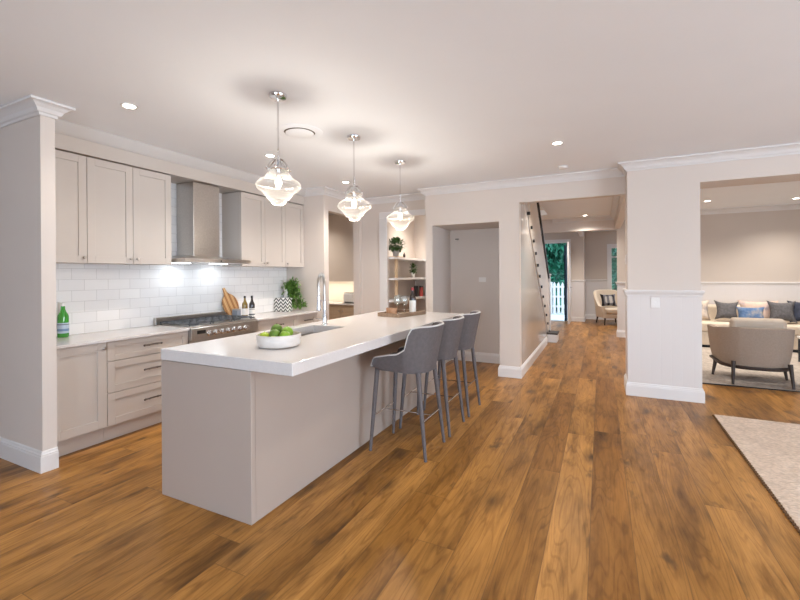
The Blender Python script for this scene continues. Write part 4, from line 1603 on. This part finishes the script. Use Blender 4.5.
# ------------------------------------------------------------------ rugs
M_RUG = rug_mat('cream_woven_wool', (0.66, 0.52, 0.41), (0.78, 0.64, 0.52), 38, 85)
M_FRINGE = simple('brown_rug_edging', (0.14, 0.075, 0.035), 0.9)
t = thing('woven_rug', 'cream woven wool rug in the right foreground', 'rug', (.985, 4.95, 0), R(-.8))
MB().box(0, -4.2, .002, 3.0, 0, .016).build('pile', M_RUG, t, bevel=.004)
w = MB()
for i in range(125):
    y = -.02 - i * .0335
    w.ball((-.006, y, .008), .013, (1, 1, .6), 8)
w.build('edging', M_FRINGE, t, smooth=True)['kind'] = 'stuff'
t = thing('lounge_rug', 'grey beige rug with dark edge under the lounge armchair', 'rug', (1.0, 6.31, 0))
MB().box(0, 0.012, .002, 4.2, 3.0, .014).build('pile', rug_mat('beige_lounge_wool', (0.42, 0.36, 0.31), (0.60, 0.53, 0.46), 30, 30), t)
MB().box(0, 0, .002, 4.2, .0115, .014).build('binding', M_BLACK, t)

# ------------------------------------------------------------------ lounge armchair
t = thing('armchair', 'beige barrel back armchair with dark legs seen from behind', 'armchair', (1.745, 6.78, 0), R(-90))
pl = plan_u(-.36, .395, .372, .32)
mb, top = ushell(pl, lambda s: .665 + .045 * sm(-.1, .4, pl(s)[0]), lambda s: .235, lambda s: .022, .07, .035)
bk = mb.build('backrest', M_BEIGE, t, smooth=True, angle=60)
mb, _ = ushell(pl, lambda s: .232, lambda s: .200, lambda s: .0, .055, .012)
mb.build('base_rail', M_DKWOOD, t)
w = MB().box(-.37, -.28, .21, .10, .28, .40)
w.build('seat', M_BEIGE, t, bevel=.04, seg=3, smooth=True)
w = MB().box(-.12, -.27, 0, .03, .27, .415)
w.xform(Matrix.Translation((.22, 0, .405)) @ Matrix.Rotation(R(12), 4, 'Y'))
w.build('back_cushion', simple('pale_linen', (0.52, 0.435, 0.35), 0.9, bmp=0.2, bscale=400), t, bevel=.045, seg=3, smooth=True)
for x, y, xt, yt in ((.42, -.285, .375, -.27), (.42, .285, .375, .27), (-.10, -.385, -.10, -.35), (-.10, .385, -.10, .35)):
    MB().tube([(xt, yt, .30 if x > 0 else .23), (x, y, .0165)], [.024, .014], 10).build('leg', M_DKWOOD, t, smooth=True)

# sofa
t = thing('sofa', 'long cream sofa against the panelled lounge wall', 'sofa', (2.75, 9.7, 0))
MB().box(-1.35, -.40, .06, 1.35, .45, .30).build('base', M_CREAM, t, bevel=.02)
MB().box(-1.33, -.36, .014, 1.33, .40, .058).build('plinth', M_BLACK, t)
for x0 in (-1.33, -.44, .45):
    MB().box(x0, -.42, .305, x0 + .88, .20, .475).build('seat_cushion', M_CREAM, t, bevel=.04, seg=3, smooth=True)
MB().box(-1.35, .205, .305, 1.35, .45, .76).build('backrest', M_CREAM, t, bevel=.05, seg=3, smooth=True)
for x0, nm in ((-1.56, 0), (1.36, 1)):
    MB().box(x0, -.40, .06, x0 + .20, .45, .60).build('arm', M_CREAM, t, bevel=.04, seg=3, smooth=True)


def cushion(loc, wd, ht, th, mat, label, tilt=-16, rz=0, roll=0, ears=.15):
    mb = MB()
    n = 12
    fr = []
    for side in (1, -1):
        g = []
        for i in range(n + 1):
            row = []
            for j in range(n + 1):
                u, v = -1 + 2 * i / n, -1 + 2 * j / n
                q = (1 - u ** 4) * (1 - v ** 4)
                pu = u * (1 - ears * (1 - v * v) * 1.0)
                pv = v * (1 - ears * (1 - u * u) * 1.0)
                row.append((pu * wd / 2, side * th / 2 * max(q, 0) ** .5 * .98, pv * ht / 2))
            g.append(row)
        fr.append(g)
    V = [[[None] * (n + 1) for _ in range(n + 1)] for _ in range(2)]
    for s in range(2):
        for i in range(n + 1):
            for j in range(n + 1):
                edge = i in (0, n) or j in (0, n)
                if s == 1 and edge:
                    V[1][i][j] = V[0][i][j]
                else:
                    V[s][i][j] = mb.bm.verts.new(fr[s][i][j])
    for s in range(2):
        for i in range(n):
            for j in range(n):
                mb.bm.faces.new((V[s][i][j], V[s][i + 1][j], V[s][i + 1][j + 1], V[s][i][j + 1]))
    o_ = mb.build('cushion', mat, smooth=True, angle=80)
    o_.matrix_world = Matrix.Translation(loc) @ Matrix.Rotation(R(rz), 4, 'Z') @ Matrix.Rotation(R(tilt), 4, 'X') @ Matrix.Rotation(R(roll), 4, 'Y')
    tag(o_, label, 'cushion')
    return o_


M_CHAR = print_mat('charcoal_weave', [(0.085, 0.08, 0.085), (0.15, 0.145, 0.15)], 30)
M_NAVY = print_mat('navy_cloth', [(0.03, 0.035, 0.055), (0.07, 0.08, 0.12)], 12)
M_BLUE = print_mat('blue_marbled_cloth', [(0.04, 0.10, 0.22), (0.12, 0.20, 0.36), (0.40, 0.38, 0.36)], 9)
M_FLORAL = print_mat('cream_floral_cloth', [(0.72, 0.60, 0.48), (0.70, 0.52, 0.42), (0.62, 0.46, 0.40), (0.22, 0.25, 0.36)], 7)
M_FLECK = print_mat('cream_flecked_cloth', [(0.68, 0.58, 0.48), (0.62, 0.53, 0.45), (0.30, 0.26, 0.26)], 9)
cushion((1.66, 9.73, .67), .46, .40, .15, M_FLECK, 'cream flecked cushion at the left end of the sofa')
cushion((2.12, 9.62, .68), .40, .38, .16, M_CHAR, 'charcoal cushion right of the cream flecked one on the sofa', rz=8, ears=.24, roll=4)
cushion((2.62, 9.73, .68), .60, .40, .14, M_FLORAL, 'cream floral print cushion in the middle of the sofa back')
cushion((2.45, 9.52, .632), .42, .28, .12, M_BLUE, 'blue marbled cushion low in front of the floral one')
cushion((2.90, 9.58, .69), .40, .40, .16, M_CHAR, 'charcoal cushion overlapping the navy one on the right of the sofa', rz=-6, ears=.22)
cushion((3.24, 9.66, .69), .46, .40, .16, M_NAVY, 'navy cushion at the far right edge of the view on the sofa')
t = thing('coffee_table', 'low white topped coffee table with black frame in the lounge', 'table', (3.16, 8.1, 0))
MB().box(-.44, -.30, .375, .44, .30, .41).build('tabletop', M_WHITE, t, bevel=.004)
w = MB()
w.box(-.43, -.29, .35, .43, -.27, .374)
w.box(-.43, .27, .35, .43, .29, .374)
w.box(-.43, -.27, .35, -.41, .27, .374)
w.box(.41, -.27, .35, .43, .27, .374)
w.build('apron_frame', M_BLACK, t)
for sx in (-1, 1):
    for sy in (-1, 1):
        MB().box(sx * .42 - .01, sy * .28 - .01, .0145, sx * .42 + .01, sy * .28 + .01, .349).build('leg', M_BLACK, t)
t = thing('side_table', 'small black metal side table right of the barrel back armchair', 'side table', (2.52, 6.80, 0))
w = MB()
ring = [(.20 * math.cos(2 * PI * k / 24), .20 * math.sin(2 * PI * k / 24), .25) for k in range(24)]
w.tube(ring, .009, 6, closed=True)
w.build('lower_ring', M_BLACK, t, smooth=True)
for k in range(3):
    a = 2 * PI * k / 3 + .5
    MB().tube([(.20 * math.cos(a), .20 * math.sin(a), .49), (.20 * math.cos(a), .20 * math.sin(a), .015)], .009, 6).build('leg', M_BLACK, t)
MB().lathe([(0, .49), (.22, .49), (.22, .505), (0, .505)], 28).build('tabletop', M_BLACK, t)

# ------------------------------------------------------------------ entry armchair
t = thing('armchair', 'cream upholstered armchair with dark legs by the hall end window', 'armchair', (.25, 12.72, 0), R(112))
pl2 = plan_u(-.36, .36, .36, .28)
mb, top = ushell(pl2, lambda s: .50 + .42 * sm(-.15, .36, pl2(s)[0]), lambda s: .20, lambda s: .02 + .05 * sm(0, .36, pl2(s)[0]), .075, .015)
mb.build('backrest', M_CREAM, t, smooth=True, angle=60)
MB().box(-.36, -.29, .19, .27, .29, .30).build('seat_base', M_CREAM, t, bevel=.02)
MB().box(-.39, -.28, .305, .22, .28, .45).build('seat_cushion', M_CREAM, t, bevel=.04, seg=3, smooth=True)
for x, y in ((-.30, -.28), (-.30, .28), (.28, -.24), (.28, .24)):
    MB().tube([(x, y, .20), (x * 1.12, y * 1.1, .004)], [.026, .014], 10).build('leg', M_DKWOOD, t, smooth=True)
cushion((.19, 12.72, .65), .42, .36, .14, plaid_mat(), 'black and grey plaid cushion on the hall end armchair', rz=22, tilt=-20)
